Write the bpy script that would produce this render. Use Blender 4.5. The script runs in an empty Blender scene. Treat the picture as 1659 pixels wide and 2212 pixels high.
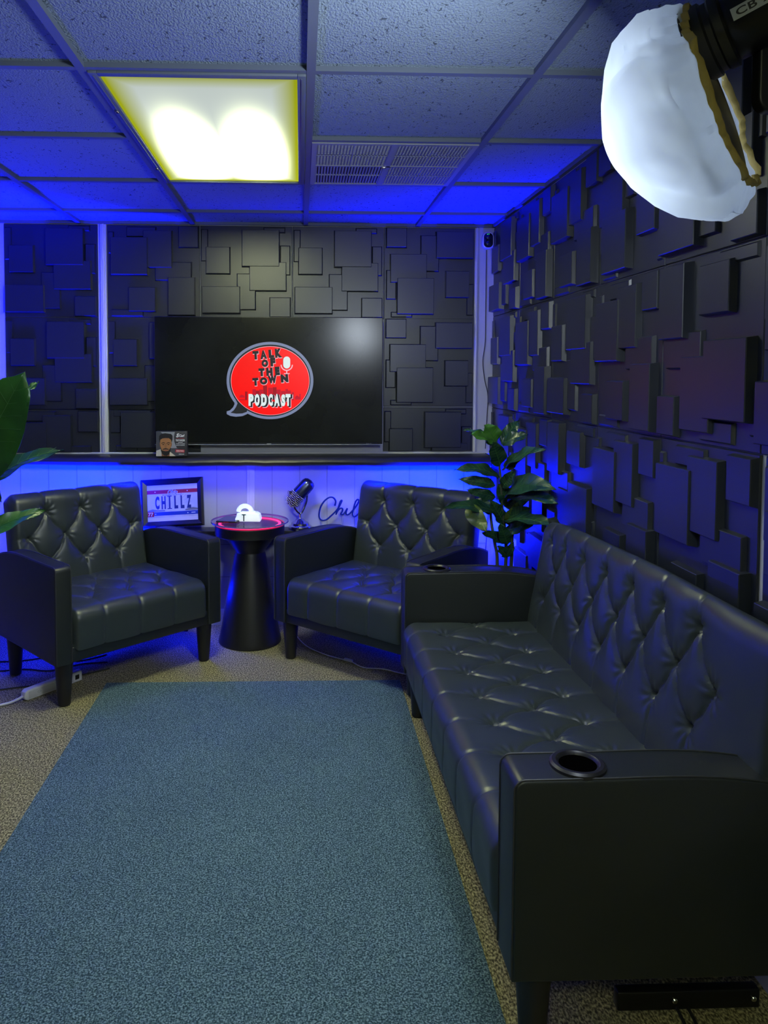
import bpy, bmesh, math, random
import numpy as np
from mathutils import Vector, Matrix, noise
random.seed(7)
C = bpy.context.scene.collection
sc = bpy.context.scene
PI = math.pi

# ---------------------------------------------------------------- camera
EYE = 1.396
F, CX, CY, YAW, PITCH, ROLL = 1667.83, 709.34, 886.02, -.036, .047, .0029
def cam_axes():
    cy, sy = math.cos(YAW), math.sin(YAW); cp, sp = math.cos(PITCH), math.sin(PITCH)
    cr, sr = math.cos(ROLL), math.sin(ROLL)
    rz = Matrix(((cy, -sy, 0), (sy, cy, 0), (0, 0, 1)))
    right = Vector((1, 0, 0)); fwd = Vector((0, cp, -sp)); up = Vector((0, sp, cp))
    return rz @ (right*cr + up*sr), rz @ (up*cr - right*sr), rz @ fwd
AR, AU, AF = cam_axes()
cd = bpy.data.cameras.new('camera'); cam = bpy.data.objects.new('camera', cd); C.objects.link(cam)
cam.matrix_world = Matrix(((AR.x, AU.x, -AF.x, 0), (AR.y, AU.y, -AF.y, 0), (AR.z, AU.z, -AF.z, EYE), (0, 0, 0, 1)))
cd.sensor_fit = 'VERTICAL'; cd.sensor_height = 36; cd.lens = F/2212*36
cd.shift_x = (829.5-CX)/2212; cd.shift_y = -(1106-CY)/2212
cd.clip_start = .02; cd.clip_end = 50
sc.camera = cam
def at(px, py, Y):                      # the world point seen at (px, py) at depth Y
    d = AR*((px-CX)/F) - AU*((py-CY)/F) + AF
    t = Y/d.y
    return Vector((d.x*t, Y, EYE+d.z*t))

# ---------------------------------------------------------------- light, exposure
sc.view_settings.view_transform = 'Standard'
try: sc.view_settings.look = 'None'
except Exception: pass
sc.view_settings.exposure = 0.0; sc.view_settings.gamma = 1.0
sc.view_settings.use_curve_mapping = False
sc.cycles.use_denoising = True
sc.cycles.max_bounces = 7; sc.cycles.diffuse_bounces = 3; sc.cycles.glossy_bounces = 3
sc.cycles.sample_clamp_indirect = 4
w = bpy.data.worlds.new('world'); sc.world = w; w.use_nodes = True
w.node_tree.nodes['Background'].inputs[0].default_value = (.03, .04, .07, 1)
w.node_tree.nodes['Background'].inputs[1].default_value = .3

def area(name, loc, target, sx, sy, power, col, spread=180):
    l = bpy.data.lights.new(name, 'AREA'); l.shape = 'RECTANGLE'; l.size = sx; l.size_y = sy
    l.energy = power; l.color = col; l.spread = math.radians(spread)
    o = bpy.data.objects.new(name, l); C.objects.link(o); o.location = loc
    o.rotation_euler = (Vector(target)-Vector(loc)).to_track_quat('-Z', 'Y').to_euler()
    return o
BLUE = (0.0, 0.004, 1.0)
# blue LED strips: two clipped under the shelf, two bars on the floor behind the chairs shining up
area('blue_strip_light', (-1.35, 4.10, .885), (-1.35, 4.23, .60), 1.0, .02, 28, BLUE)
area('blue_strip_light', (.68, 4.10, .885), (.68, 4.23, .60), .66, .02, 28, BLUE)
area('blue_strip_light', (-.35, 4.10, .885), (-.35, 4.23, .70), .7, .02, 1.6, BLUE)
area('blue_bar_light', (-1.15, 4.03, .30), (-1.25, 4.15, 2.2), .6, .06, 110, BLUE, 100)
area('blue_bar_light', (.74, 4.05, .30), (.95, 3.80, 2.0), .4, .06, 95, BLUE, 110)
area('blue_floor_light', (-.85, 4.0, .27), (-.75, 3.6, 0), .6, .04, 18.0, BLUE)
area('blue_floor_light', (.45, 3.95, .27), (.3, 3.5, 0), .5, .04, 16.0, BLUE)
area('blue_floor_light', (-2.3, 3.9, .5), (-2.0, 3.6, 2.2), .8, .1, 60, BLUE, 110)

# ---------------------------------------------------------------- materials
def mat(name, base=(.5, .5, .5), rough=.5, metal=0, spec=.5, emit=None, es=1, bump=None, vary=None, trans=None, alpha=None, coat=0):
    m = bpy.data.materials.new(name); m.use_nodes = True
    nt = m.node_tree; b = nt.nodes['Principled BSDF']
    b.inputs['Base Color'].default_value = (*base, 1); b.inputs['Roughness'].default_value = rough
    b.inputs['Metallic'].default_value = metal; b.inputs['Specular IOR Level'].default_value = spec
    b.inputs['Coat Weight'].default_value = coat
    if emit: b.inputs['Emission Color'].default_value = (*emit, 1); b.inputs['Emission Strength'].default_value = es
    if trans: b.inputs['Transmission Weight'].default_value = trans
    tc = nt.nodes.new('ShaderNodeTexCoord')
    if bump:
        sc_, st, dist = bump
        n = nt.nodes.new('ShaderNodeTexNoise'); n.inputs['Scale'].default_value = sc_; n.inputs['Detail'].default_value = 3
        bp = nt.nodes.new('ShaderNodeBump'); bp.inputs['Strength'].default_value = st; bp.inputs['Distance'].default_value = dist
        nt.links.new(tc.outputs['Object'], n.inputs['Vector']); nt.links.new(n.outputs['Fac'], bp.inputs['Height'])
        nt.links.new(bp.outputs['Normal'], b.inputs['Normal'])
    if vary:
        sc_, lo, hi, p0, p1 = vary
        n = nt.nodes.new('ShaderNodeTexNoise'); n.inputs['Scale'].default_value = sc_; n.inputs['Detail'].default_value = 4
        r = nt.nodes.new('ShaderNodeValToRGB'); r.color_ramp.elements[0].position = p0; r.color_ramp.elements[1].position = p1
        r.color_ramp.elements[0].color = (*lo, 1); r.color_ramp.elements[1].color = (*hi, 1)
        nt.links.new(tc.outputs['Object'], n.inputs['Vector']); nt.links.new(n.outputs['Fac'], r.inputs['Fac'])
        nt.links.new(r.outputs['Color'], b.inputs['Base Color'])
    return m
M = {}
M['white_wall'] = mat('white_wall', (.52, .53, .55), .55, bump=(60, .1, .002))
M['trim'] = mat('white_trim', (.72, .72, .68), .4)
M['dim_wall'] = mat('grey_wall', (.30, .30, .31), .8)
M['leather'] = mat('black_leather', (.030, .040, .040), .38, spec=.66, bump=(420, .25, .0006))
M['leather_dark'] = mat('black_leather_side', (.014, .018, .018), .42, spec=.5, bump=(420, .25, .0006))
M['leg'] = mat('black_leg', (.012, .012, .013), .45)
M['stitch'] = mat('black_thread', (.03, .032, .035), .5)
M['panel'] = mat('black_panel', (.014, .018, .026), .36, spec=.8, bump=(300, .15, .0004))
M['black'] = mat('black_plastic', (.012, .012, .013), .38)
M['blackmetal'] = mat('black_metal', (.02, .02, .022), .3, .6)
M['vinyl'] = mat('black_vinyl', (.02, .021, .022), .35, bump=(300, .4, .001))
M['chrome'] = mat('chrome', (.62, .62, .60), .18, 1)
M['bluechrome'] = mat('dark_chrome', (.10, .12, .2), .25, .9)
M['white'] = mat('white_plastic', (.75, .75, .72), .35)
M['cable'] = mat('white_cable', (.7, .7, .7), .4)
M['blackcable'] = mat('black_cable', (.012, .012, .014), .5)
M['screen'] = mat('dark_screen', (.006, .007, .007), .20, spec=.32, vary=(2.5, (.005, .006, .006), (.013, .015, .014), .4, .65))
M['red_emit'] = mat('red_screen_light', (0, 0, 0), .3, emit=(1, .0, .0), es=1.0)
M['grey_emit'] = mat('grey_screen_light', (0, 0, 0), .3, emit=(.18, .22, .36), es=1)
M['white_emit'] = mat('white_screen_light', (0, 0, 0), .3, emit=(.72, .84, .84), es=1)
M['pink_emit'] = mat('pink_screen_light', (0, 0, 0), .3, emit=(.85, .50, .60), es=1)
M['dark_emit'] = mat('ink_screen', (.008, .008, .012), .5)
M['darkred_emit'] = mat('dark_red_screen_light', (0, 0, 0), .3, emit=(.52, .0, .02), es=1)
M['deepred_emit'] = mat('deep_red_screen_light', (0, 0, 0), .3, emit=(.33, .0, .01), es=1)
M['tube'] = mat('pink_led_tube', (0.3, 0, .05), .3, emit=(1, .03, .16), es=2.6)
M['leaf'] = mat('dark_leaf', (.01, .045, .02), .32, spec=.5, vary=(9, (.010, .040, .024), (.020, .080, .034), .35, .7))
M['leaf_light'] = mat('bright_leaf', (.04, .20, .02), .35, vary=(7, (.03, .15, .015), (.09, .28, .03), .35, .7))
M['leaf_olive'] = mat('olive_leaf', (.06, .10, .02), .4, vary=(7, (.04, .08, .015), (.10, .14, .03), .35, .7))
M['leaf_big'] = mat('green_leaf', (.02, .11, .015), .36, vary=(7, (.014, .075, .010), (.03, .14, .02), .35, .7))
M['vein'] = mat('leaf_vein', (.06, .16, .05), .4)
M['stem'] = mat('plant_stem', (.05, .07, .04), .6)
M['pot'] = mat('black_pot', (.02, .02, .022), .4)
M['soil'] = mat('dark_soil', (.02, .014, .01), .9)
M['frame'] = mat('black_frame', (.012, .012, .014), .28, coat=.3)
M['paper'] = mat('white_mat_board', (.62, .62, .66), .6)
M['plate'] = mat('plate_silver', (.50, .53, .58), .45, vary=(12, (.44, .48, .52), (.58, .60, .64), .35, .65))
M['plate_red'] = mat('plate_red', (.36, .012, .03), .45)
M['plate_blue'] = mat('plate_blue', (.010, .05, .33), .45)
M['navy'] = mat('navy_ink', (.008, .03, .15), .45)
M['white_ink'] = mat('white_ink', (.8, .8, .8), .5)
M['grey_ink'] = mat('grey_ink', (.16, .18, .2), .5)
M['box'] = mat('carton_charcoal', (.035, .033, .04), .35)
M['box_grey'] = mat('carton_grey', (.28, .29, .33), .4)
M['skin'] = mat('print_skin', (.38, .17, .06), .5)
M['skin_dark'] = mat('print_skin_shade', (.20, .08, .035), .5)
M['hair'] = mat('print_black', (.008, .007, .007), .5)
M['cream'] = mat('print_cream', (.55, .52, .44), .5)
M['box_red'] = mat('print_red', (.50, .01, .04), .5)
M['neon'] = mat('blue_acrylic_tube', (.01, .03, .25), .25)
M['tile_metal'] = mat('vent_metal', (.30, .32, .36), .45)
M['vent_dark'] = mat('vent_dark', (.03, .035, .05), .7)
M['elastic'] = mat('yellow_elastic', (.36, .27, .07), .7, bump=(200, .5, .002))
M['label_grey'] = mat('pale_label', (.42, .45, .44), .5)

def speckle(name, c0, c1, c2, scale, stretch=(1, 1, 1), bump=.6, dist=.004, rough=.95):
    m = mat(name, c1, rough, spec=.15); nt = m.node_tree; b = nt.nodes['Principled BSDF']
    tc = nt.nodes.new('ShaderNodeTexCoord'); mp = nt.nodes.new('ShaderNodeMapping'); mp.inputs['Scale'].default_value = stretch
    n = nt.nodes.new('ShaderNodeTexNoise'); n.inputs['Scale'].default_value = scale; n.inputs['Detail'].default_value = 2
    n2 = nt.nodes.new('ShaderNodeTexNoise'); n2.inputs['Scale'].default_value = 3.0; n2.inputs['Detail'].default_value = 3
    r = nt.nodes.new('ShaderNodeValToRGB'); e = r.color_ramp.elements
    e[0].position = .36; e[0].color = (*c0, 1); e[1].position = .66; e[1].color = (*c2, 1)
    k = e.new(.5); k.color = (*c1, 1)
    mx = nt.nodes.new('ShaderNodeMix'); mx.data_type = 'RGBA'; mx.blend_type = 'MULTIPLY'; mx.inputs['Factor'].default_value = .22
    bp = nt.nodes.new('ShaderNodeBump'); bp.inputs['Strength'].default_value = bump; bp.inputs['Distance'].default_value = dist
    L = nt.links.new
    L(tc.outputs['Object'], mp.inputs['Vector']); L(mp.outputs['Vector'], n.inputs['Vector']); L(tc.outputs['Object'], n2.inputs['Vector'])
    L(n.outputs['Fac'], r.inputs['Fac']); L(r.outputs['Color'], mx.inputs['A']); L(n2.outputs['Fac'], mx.inputs['B'])
    L(mx.outputs['Result'], b.inputs['Base Color']); L(n.outputs['Fac'], bp.inputs['Height']); L(bp.outputs['Normal'], b.inputs['Normal'])
    return m
M['carpet'] = speckle('grey_beige_carpet', (.08, .073, .036), (.27, .24, .12), (.62, .55, .29), 210, (1, .55, 1))
M['rug'] = speckle('teal_rug', (.026, .060, .074), (.092, .165, .190), (.27, .40, .44), 230, (1, 1, 1), .8)

def ceiling_mat():
    m = mat('pitted_ceiling_tile', (.42, .44, .48), .85, spec=.15); nt = m.node_tree; b = nt.nodes['Principled BSDF']
    tc = nt.nodes.new('ShaderNodeTexCoord'); mp = nt.nodes.new('ShaderNodeMapping'); mp.inputs['Scale'].default_value = (1, .6, 1)
    n = nt.nodes.new('ShaderNodeTexNoise'); n.inputs['Scale'].default_value = 190; n.inputs['Detail'].default_value = 2
    v = nt.nodes.new('ShaderNodeTexNoise'); v.inputs['Scale'].default_value = 85; v.inputs['Detail'].default_value = 1; v.inputs['Distortion'].default_value = 1.2
    r = nt.nodes.new('ShaderNodeValToRGB'); e = r.color_ramp.elements
    e[0].position = .30; e[0].color = (.12, .12, .12, 1); e[1].position = .335; e[1].color = (1, 1, 1, 1)
    r2 = nt.nodes.new('ShaderNodeValToRGB'); e = r2.color_ramp.elements
    e[0].position = .40; e[1].position = .62
    mm = nt.nodes.new('ShaderNodeMath'); mm.operation = 'MULTIPLY'
    mx = nt.nodes.new('ShaderNodeMix'); mx.data_type = 'RGBA'; mx.blend_type = 'MULTIPLY'; mx.inputs['Factor'].default_value = .75
    mx.inputs['A'].default_value = (.24, .30, .38, 1)
    bp = nt.nodes.new('ShaderNodeBump'); bp.inputs['Strength'].default_value = .55; bp.inputs['Distance'].default_value = .003
    L = nt.links.new
    L(tc.outputs['Object'], mp.inputs['Vector']); L(mp.outputs['Vector'], n.inputs['Vector']); L(mp.outputs['Vector'], v.inputs['Vector'])
    L(v.outputs['Fac'], r.inputs['Fac']); L(n.outputs['Fac'], r2.inputs['Fac'])
    L(r.outputs['Color'], mm.inputs[0]); L(r2.outputs['Color'], mm.inputs[1]); L(mm.outputs[0], bp.inputs['Height'])
    L(r.outputs['Color'], mx.inputs['B']); L(mx.outputs['Result'], b.inputs['Base Color']); L(bp.outputs['Normal'], b.inputs['Normal'])
    return m
M['tile'] = ceiling_mat()
M['grid'] = mat('grey_grid_bar', (.12, .145, .19), .5)

# ---------------------------------------------------------------- mesh helpers
class MB:
    def __init__(s): s.v = []; s.f = []; s.mi = []
    def add(s, vs, fs, mi=0):
        n = len(s.v); s.v += [tuple(v) for v in vs]; s.f += [tuple(i+n for i in f) for f in fs]; s.mi += [mi]*len(fs)
    def box(s, x0, x1, y0, y1, z0, z1, bev=0, mi=0):
        if bev <= 0:
            vs = [(x, y, z) for z in (z0, z1) for y in (y0, y1) for x in (x0, x1)]
            s.add(vs, [(0, 2, 3, 1), (4, 5, 7, 6), (0, 1, 5, 4), (2, 6, 7, 3), (0, 4, 6, 2), (1, 3, 7, 5)], mi)
        else:
            bm = bmesh.new(); bmesh.ops.create_cube(bm, size=1)
            for v in bm.verts:
                v.co = Vector(((x0+x1)/2+v.co.x*(x1-x0), (y0+y1)/2+v.co.y*(y1-y0), (z0+z1)/2+v.co.z*(z1-z0)))
            bmesh.ops.bevel(bm, geom=bm.edges[:], offset=bev, segments=3, profile=.5, affect='EDGES')
            s.bm(bm, mi)
    def bm(s, bm, mi=0):
        bm.verts.index_update(); s.add([v.co[:] for v in bm.verts], [[v.index for v in f.verts] for f in bm.faces], mi); bm.free()
    def prism(s, pts, w0, w1, axis='x', bev=0, mi=0, seg=3):     # pts 2D outline in the other two axes
        bm = bmesh.new(); n = len(pts)
        def P(p, w):
            return {'x': (w, p[0], p[1]), 'y': (p[0], w, p[1]), 'z': (p[0], p[1], w)}[axis]
        a = [bm.verts.new(P(p, w0)) for p in pts]; b = [bm.verts.new(P(p, w1)) for p in pts]
        f0 = bm.faces.new(a); f1 = bm.faces.new(b[::-1])
        for i in range(n): bm.faces.new((a[i], b[i], b[(i+1) % n], a[(i+1) % n]))
        bmesh.ops.recalc_face_normals(bm, faces=bm.faces[:])
        if bev:
            ed = list(f0.edges)+list(f1.edges)
            bmesh.ops.bevel(bm, geom=ed, offset=bev, segments=seg, profile=.5, affect='EDGES')
        s.bm(bm, mi)
    def lathe(s, prof, cx=0, cy=0, n=48, mi=0, mat4=None, caps=True):        # prof: (r, z)
        vs = []; fs = []
        for r, z in prof:
            for k in range(n):
                a = 2*PI*k/n; p = Vector((cx+r*math.cos(a), cy+r*math.sin(a), z))
                vs.append(mat4 @ p if mat4 else p)
        m = len(prof)
        for i in range(m-1):
            for k in range(n): fs.append((i*n+k, i*n+(k+1) % n, (i+1)*n+(k+1) % n, (i+1)*n+k))
        if caps and prof[0][0] > 1e-5: fs.append(tuple(range(n))[::-1])
        if caps and prof[-1][0] > 1e-5: fs.append(tuple((m-1)*n+k for k in range(n)))
        s.add(vs, fs, mi)
    def tube(s, pts, r, n=8, smooth=0, mi=0, closed=False, radii=None):
        pts = [Vector(p) for p in pts]
        if smooth:
            out = []; m = len(pts)
            for i in range(m if closed else m-1):
                p0 = pts[(i-1) % m] if (closed or i > 0) else pts[0]; p1 = pts[i]; p2 = pts[(i+1) % m]
                p3 = pts[(i+2) % m] if (closed or i < m-2) else p2
                for j in range(smooth):
                    t = j/smooth
                    out.append(.5*((2*p1)+(-p0+p2)*t+(2*p0-5*p1+4*p2-p3)*t*t+(-p0+3*p1-3*p2+p3)*t*t*t))
            if not closed: out.append(pts[-1])
            if radii:
                rr = []
                for i in range(len(out)):
                    q = i/smooth; a = min(int(q), len(radii)-1); b2 = min(a+1, len(radii)-1); rr.append(radii[a]*(1-(q-a))+radii[b2]*(q-a))
                radii = rr
            pts = out
        vs = []; fs = []; m = len(pts); up = Vector((0, 0, 1)); prev = None
        for i, p in enumerate(pts):
            a = pts[(i-1) % m] if (closed or i > 0) else p; b = pts[(i+1) % m] if (closed or i < m-1) else p
            t = (b-a)
            t = t.normalized() if t.length > 1e-9 else Vector((0, 0, 1))
            if prev is None:
                u = t.cross(up)
                if u.length < .05: u = t.cross(Vector((1, 0, 0)))
            else: u = prev - t*prev.dot(t)
            u.normalize(); prev = u; v = t.cross(u)
            rr = radii[i] if radii else r
            for k in range(n):
                an = 2*PI*k/n; vs.append(p+u*(rr*math.cos(an))+v*(rr*math.sin(an)))
        for i in range(m if closed else m-1):
            j = (i+1) % m
            for k in range(n): fs.append((i*n+k, i*n+(k+1) % n, j*n+(k+1) % n, j*n+k))
        if not closed:
            fs.append(tuple(range(n))[::-1]); fs.append(tuple((m-1)*n+k for k in range(n)))
        s.add(vs, fs, mi)
    def poly(s, pts, mi=0): s.add(pts, [tuple(range(len(pts)))], mi)
    def build(s, name, mats, parent=None, smooth=35, fix=True):
        me = bpy.data.meshes.new(name); me.from_pydata(s.v, [], s.f)
        for m in (mats if isinstance(mats, (list, tuple)) else [mats]): me.materials.append(m)
        if any(s.mi):
            for p, i in zip(me.polygons, s.mi): p.material_index = i
        if fix:
            bm = bmesh.new(); bm.from_mesh(me); bmesh.ops.recalc_face_normals(bm, faces=bm.faces[:]); bm.to_mesh(me); bm.free()
        if smooth:
            me.shade_smooth(); me.set_sharp_from_angle(angle=math.radians(smooth))
        me.update()
        o = bpy.data.objects.new(name, me); C.objects.link(o)
        if parent: o.parent = parent
        return o
def empty(name, loc=(0, 0, 0), rz=0):
    o = bpy.data.objects.new(name, None); C.objects.link(o); o.location = loc; o.rotation_euler = (0, 0, rz); o.empty_display_size = .05
    return o
def tag(o, label=None, cat=None, group=None, kind=None):
    if label: o['label'] = label
    if cat: o['category'] = cat
    if group: o['group'] = group
    if kind: o['kind'] = kind
    return o
def S(o, label=None):
    o['kind'] = 'structure'
    if label: o['label'] = label
    return o
def copy_tree(o, parent=None):
    c = o.copy(); C.objects.link(c)
    if parent: c.parent = parent
    for ch in list(o.children): copy_tree(ch, c)
    return c
def text_mesh(body, size, width=None, bold=0, extrude=.0003, shear=0, spacing=1.0, height=None):
    cu = bpy.data.curves.new('lettering', 'FONT'); cu.body = body; cu.size = size; cu.offset = bold; cu.extrude = extrude
    cu.shear = shear; cu.space_character = spacing; cu.align_x = 'LEFT'; cu.resolution_u = 4
    o = bpy.data.objects.new('lettering', cu); C.objects.link(o)
    dg = bpy.context.evaluated_depsgraph_get(); me = bpy.data.meshes.new_from_object(o.evaluated_get(dg))
    vs = [v.co.copy() for v in me.vertices]; fs = [tuple(p.vertices) for p in me.polygons]
    bpy.data.objects.remove(o); bpy.data.curves.remove(cu); bpy.data.meshes.remove(me)
    x0 = min(v.x for v in vs); x1 = max(v.x for v in vs); y0 = min(v.y for v in vs); y1 = max(v.y for v in vs)
    sx = (width/(x1-x0)) if width else 1; sy = (height/(y1-y0)) if height else (sx if width and not height else 1)
    vs = [Vector(((v.x-(x0+x1)/2)*sx, (v.y-(y0+y1)/2)*sy, v.z)) for v in vs]
    return vs, fs
def put_text(mb, body, cx, cz, y, size, width=None, height=None, bold=0, rot=0, shear=0, mi=0, spacing=1.0, ext=.0003):
    # lettering standing in the local XZ plane, readable from -Y
    vs, fs = text_mesh(body, size, width, bold, ext, shear, spacing, height)
    c, s_ = math.cos(rot), math.sin(rot)
    mb.add([(cx+v.x*c-v.y*s_, y-v.z, cz+v.x*s_+v.y*c) for v in vs], fs, mi)

# ---------------------------------------------------------------- room shell
H = 2.203; YW = 4.254; XR = 1.066; XL = -3.2; YB = -2.2
b = MB(); b.box(XL, XR, YB, YW, -.05, 0); S(b.build('floor', M['carpet'], smooth=0), 'grey beige speckled carpet floor')
b = MB(); b.box(XL, XR, YB, YW, H+.012, H+.06); S(b.build('ceiling', M['tile'], smooth=0), 'suspended ceiling of pitted tiles')
b = MB(); b.box(XL, XR, YW, YW+.05, 0, H+.06)
S(b.build('wall_back', M['white_wall'], smooth=0), 'white panelled back wall')
b = MB(); b.box(XR, XR+.05, YB, YW, 0, H+.06); S(b.build('wall_right', M['white_wall'], smooth=0), 'right wall behind the black relief panels')
b = MB(); b.box(XL-.05, XL, YB, YW, 0, H+.06); S(b.build('wall_left', M['dim_wall'], smooth=0))
b = MB(); b.box(XL, XR, YB-.05, YB, 0, H+.06); S(b.build('wall_rear', M['dim_wall'], smooth=0))
# ceiling grid
XG, YG, G = -.583, 2.106, .61
b = MB()
xs = [XG+G*i for i in range(-4, 3)]; ys = [YG+G*j for j in range(-7, 4)]
for x in xs: b.box(x-.012, x+.012, YB, YW, H-.003, H+.013)
for y in ys:
    if abs(y-2.716) < .01 or abs(y+1.0) < .3:
        b.box(XL, -.583, y-.0115, y+.0115, H-.002, H+.0125); b.box(.027, XR, y-.0115, y+.0115, H-.002, H+.0125)
    else: b.box(XL, XR, y-.0115, y+.0115, H-.002, H+.0125)
b.box(XR-.018, XR, YB, YW, H-.003, H+.013); b.box(XL, XR, YW-.018, YW, H-.003, H+.013)
S(b.build('trim_1', M['grid'], smooth=0), 'grey metal grid bars of the suspended ceiling')
# trims on the back wall
def moulding(name, x0, x1, z0, z1, y, d, mt, lab):
    b = MB(); b.box(x0, x1, y-d, y, z0, z1, .003); b.box(x0+(x1-x0)*.3, x0+(x1-x0)*.7, y-d-.004, y-d+.001, z0, z1, .0015)
    S(b.build(name, mt), lab)
moulding('trim_2', -1.082, -1.049, .965, H-.004, YW, .014, M['trim'], 'narrow white moulding between the panel columns')
moulding('trim_3', -.296, -.252, .10, .90, YW, .012, M['trim'], 'white vertical batten below the shelf')
moulding('trim_4', .958, .975, .965, H-.004, YW, .010, M['trim'], 'narrow white corner moulding beside the panels')
b = MB(); b.box(XL, XR, YW-.012, YW, 0, .09, .003); S(b.build('baseboard_back', M['trim']), 'white baseboard under the back wall')
b = MB(); b.box(XR-.012, XR, YB, YW-.013, 0, .09, .003); S(b.build('baseboard_right', M['trim']))
b = MB()
for gx in [x*.1524-2.9 for x in range(26)]:                      # grooves between the boards
    if gx < XR-.02 and not -.31 < gx < -.24: b.box(gx-.0012, gx+.0012, YW-.0012, YW+.001, .095, .955)
b.box(-1.6, XR-.03, YW-.0012, YW+.001, .268, .271); b.box(-1.6, XR-.03, YW-.0012, YW+.001, .449, .452)
S(b.build('trim_5', mat('groove_shadow_gap', (.25, .25, .27), .7), smooth=0), 'thin grooves between the wall boards')

# ---------------------------------------------------------------- relief panels
RECT = [(.01, .09, .04, .39, 1), (.06, .33, .23, .53, 3), (.45, .865, .045, .45, 4), (.685, .925, .015, .08, 1.2),
        (.865, .98, .21, .535, 1.4), (.53, .94, .39, .71, 3.2), (.395, .605, .515, .915, 2), (.02, .44, .655, .955, 4.2), (.75, .985, .77, .993, 2.8)]
def orient(r, o):
    u0, u1, v0, v1, l = r
    if o == 'R': return (1-u1, 1-u0, 1-v1, 1-v0, l)
    if o == 'L': return (v0, v1, 1-u1, 1-u0, l)         # quarter turn anticlockwise
    if o == 'C': return (1-v1, 1-v0, u0, u1, l)
    return r
def relief_panel(o, to_world, label, group, v0=0.0, v1=1.0, step=.0068):
    # to_world(u, v, h): u right, v down in panel widths, h out of the wall
    b = MB()
    def frust(a0, a1, b0, b1, h0, h1, sl, ch):
        rings = [(0, h0), (sl, h1-ch), (sl+ch*.8, h1)]
        vs = []; fs = []
        for ins, h in rings:
            i = ins/.5
            for (u, v) in ((a0+i, b0+i), (a1-i, b0+i), (a1-i, b1-i), (a0+i, b1-i)): vs.append(to_world(u, v, h))
        for k in range(2):
            for j in range(4): fs.append((k*4+j, k*4+(j+1) % 4, k*4+4+(j+1) % 4, k*4+4+j))
        fs.append((8, 9, 10, 11)); b.add(vs, fs)
    frust(0.001, .999, v0+.001, v1-.001, 0, .005, .001, .002)
    for r in RECT:
        a0, a1, b0, b1, l = orient(r, o)
        c0, c1 = max(b0, v0+.003), min(b1, v1-.003)
        if c1-c0 < .02: continue
        frust(a0, a1, c0, c1, .004, .005+l*step, .004, .0022)
    p = b.build('relief_panel', M['panel'], smooth=0, fix=False)
    me = p.data; bm = bmesh.new(); bm.from_mesh(me)
    tw = Vector(to_world(.5, .5, 1))-Vector(to_world(.5, .5, 0))
    for f in bm.faces:
        if len(f.verts) == 4 and f.normal.dot(tw) < -1e-4: f.normal_flip()
    bm.to_mesh(me); bm.free()
    tag(p, label, 'wall panel', group); return p
P5 = .5
cols = [('left of the white moulding', -1.596, 1.02), ('just right of the white moulding', -1.047, 1.0),
        ('second column from the moulding', -.546, 1.0), ('third column from the moulding', -.045, 1.0), ('rightmost column', .456, 1.0)]
back = [(0, 0, 'A', 0, 1), (0, 1, 'A', 0, 1), (0, 2, 'L', 0, .48), (1, 0, 'L', 0, 1), (1, 1, 'A', 0, 1), (1, 2, 'R', .53, 1.0),
        (2, 0, 'A', 0, 1), (3, 0, 'A', 0, 1), (4, 0, 'R', 0, 1), (4, 1, 'R', 0, 1), (4, 2, 'A', 0, .49)]
rown = ['top row', 'middle row', 'bottom row above the shelf']
for c, r, o, a, d in back:
    x0 = cols[c][1]; zt = 2.198-.5*r
    if r == 2: zt = 1.199 if c < 2 else 1.213
    if c == 4 and r == 1: zt = 1.703
    f = (lambda x0, zt, a: (lambda u, v, h: (x0+u*.5, YW-.002-h, zt-(v-a)*.5)))(x0, zt, a)
    sc_v = .97 if (c == 4 and r == 1) else 1.0
    if sc_v != 1: f = (lambda x0, zt: (lambda u, v, h: (x0+u*.5, YW-.002-h, zt-v*.5*.975)))(x0, zt)
    relief_panel(o, f, 'black relief panel, back wall, %s, %s' % (rown[r], cols[c][0]), 'relief panels on the back wall', a, d)
rw = ['A', 'L', 'L', 'R', 'A', 'L'], ['A', 'L', 'A', 'L', 'C', 'A'], ['A', 'L', 'C', 'L', 'L', 'A']
colr = ['column in the corner', 'second column from the corner', 'third column from the corner', 'fourth column from the corner', 'fifth column from the corner', 'nearest column']
seams = [4.238, 3.722, 3.215, 2.712, 2.228, 1.735, 1.225]
tops = [2.195, 1.7125, 1.2125]; bots = [1.713, 1.213, .709]
rown2 = ['top row', 'middle row', 'lower row']
for r in range(3):
    for c in range(6):
        y0, y1 = seams[c], seams[c+1]; zt, zb = tops[r], bots[r]
        if c == 5 and r == 2: y0 -= .02; y1 -= .02
        f = (lambda y0, y1, zt, zb: (lambda u, v, h: (XR-.002-h, y0+(y1-y0)*u, zt+(zb-zt)*v)))(y0, y1, zt, zb)
        relief_panel(rw[r][c], f, 'black relief panel, right wall, %s, %s' % (rown2[r], colr[c]), 'relief panels on the right wall', 0, 1, .0066)
for c, o in ((1, 'R'), (2, 'A'), (3, 'A'), (4, 'A')):
    y0, y1 = seams[c], seams[c+1]
    f = (lambda y0, y1: (lambda u, v, h: (XR-.002-h, y0+(y1-y0)*u, .708-.5*v)))(y0, y1)
    relief_panel(o, f, 'black relief panel low behind the sofa back, %s' % colr[c], 'relief panels on the right wall', 0, 1, .0066)

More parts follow.
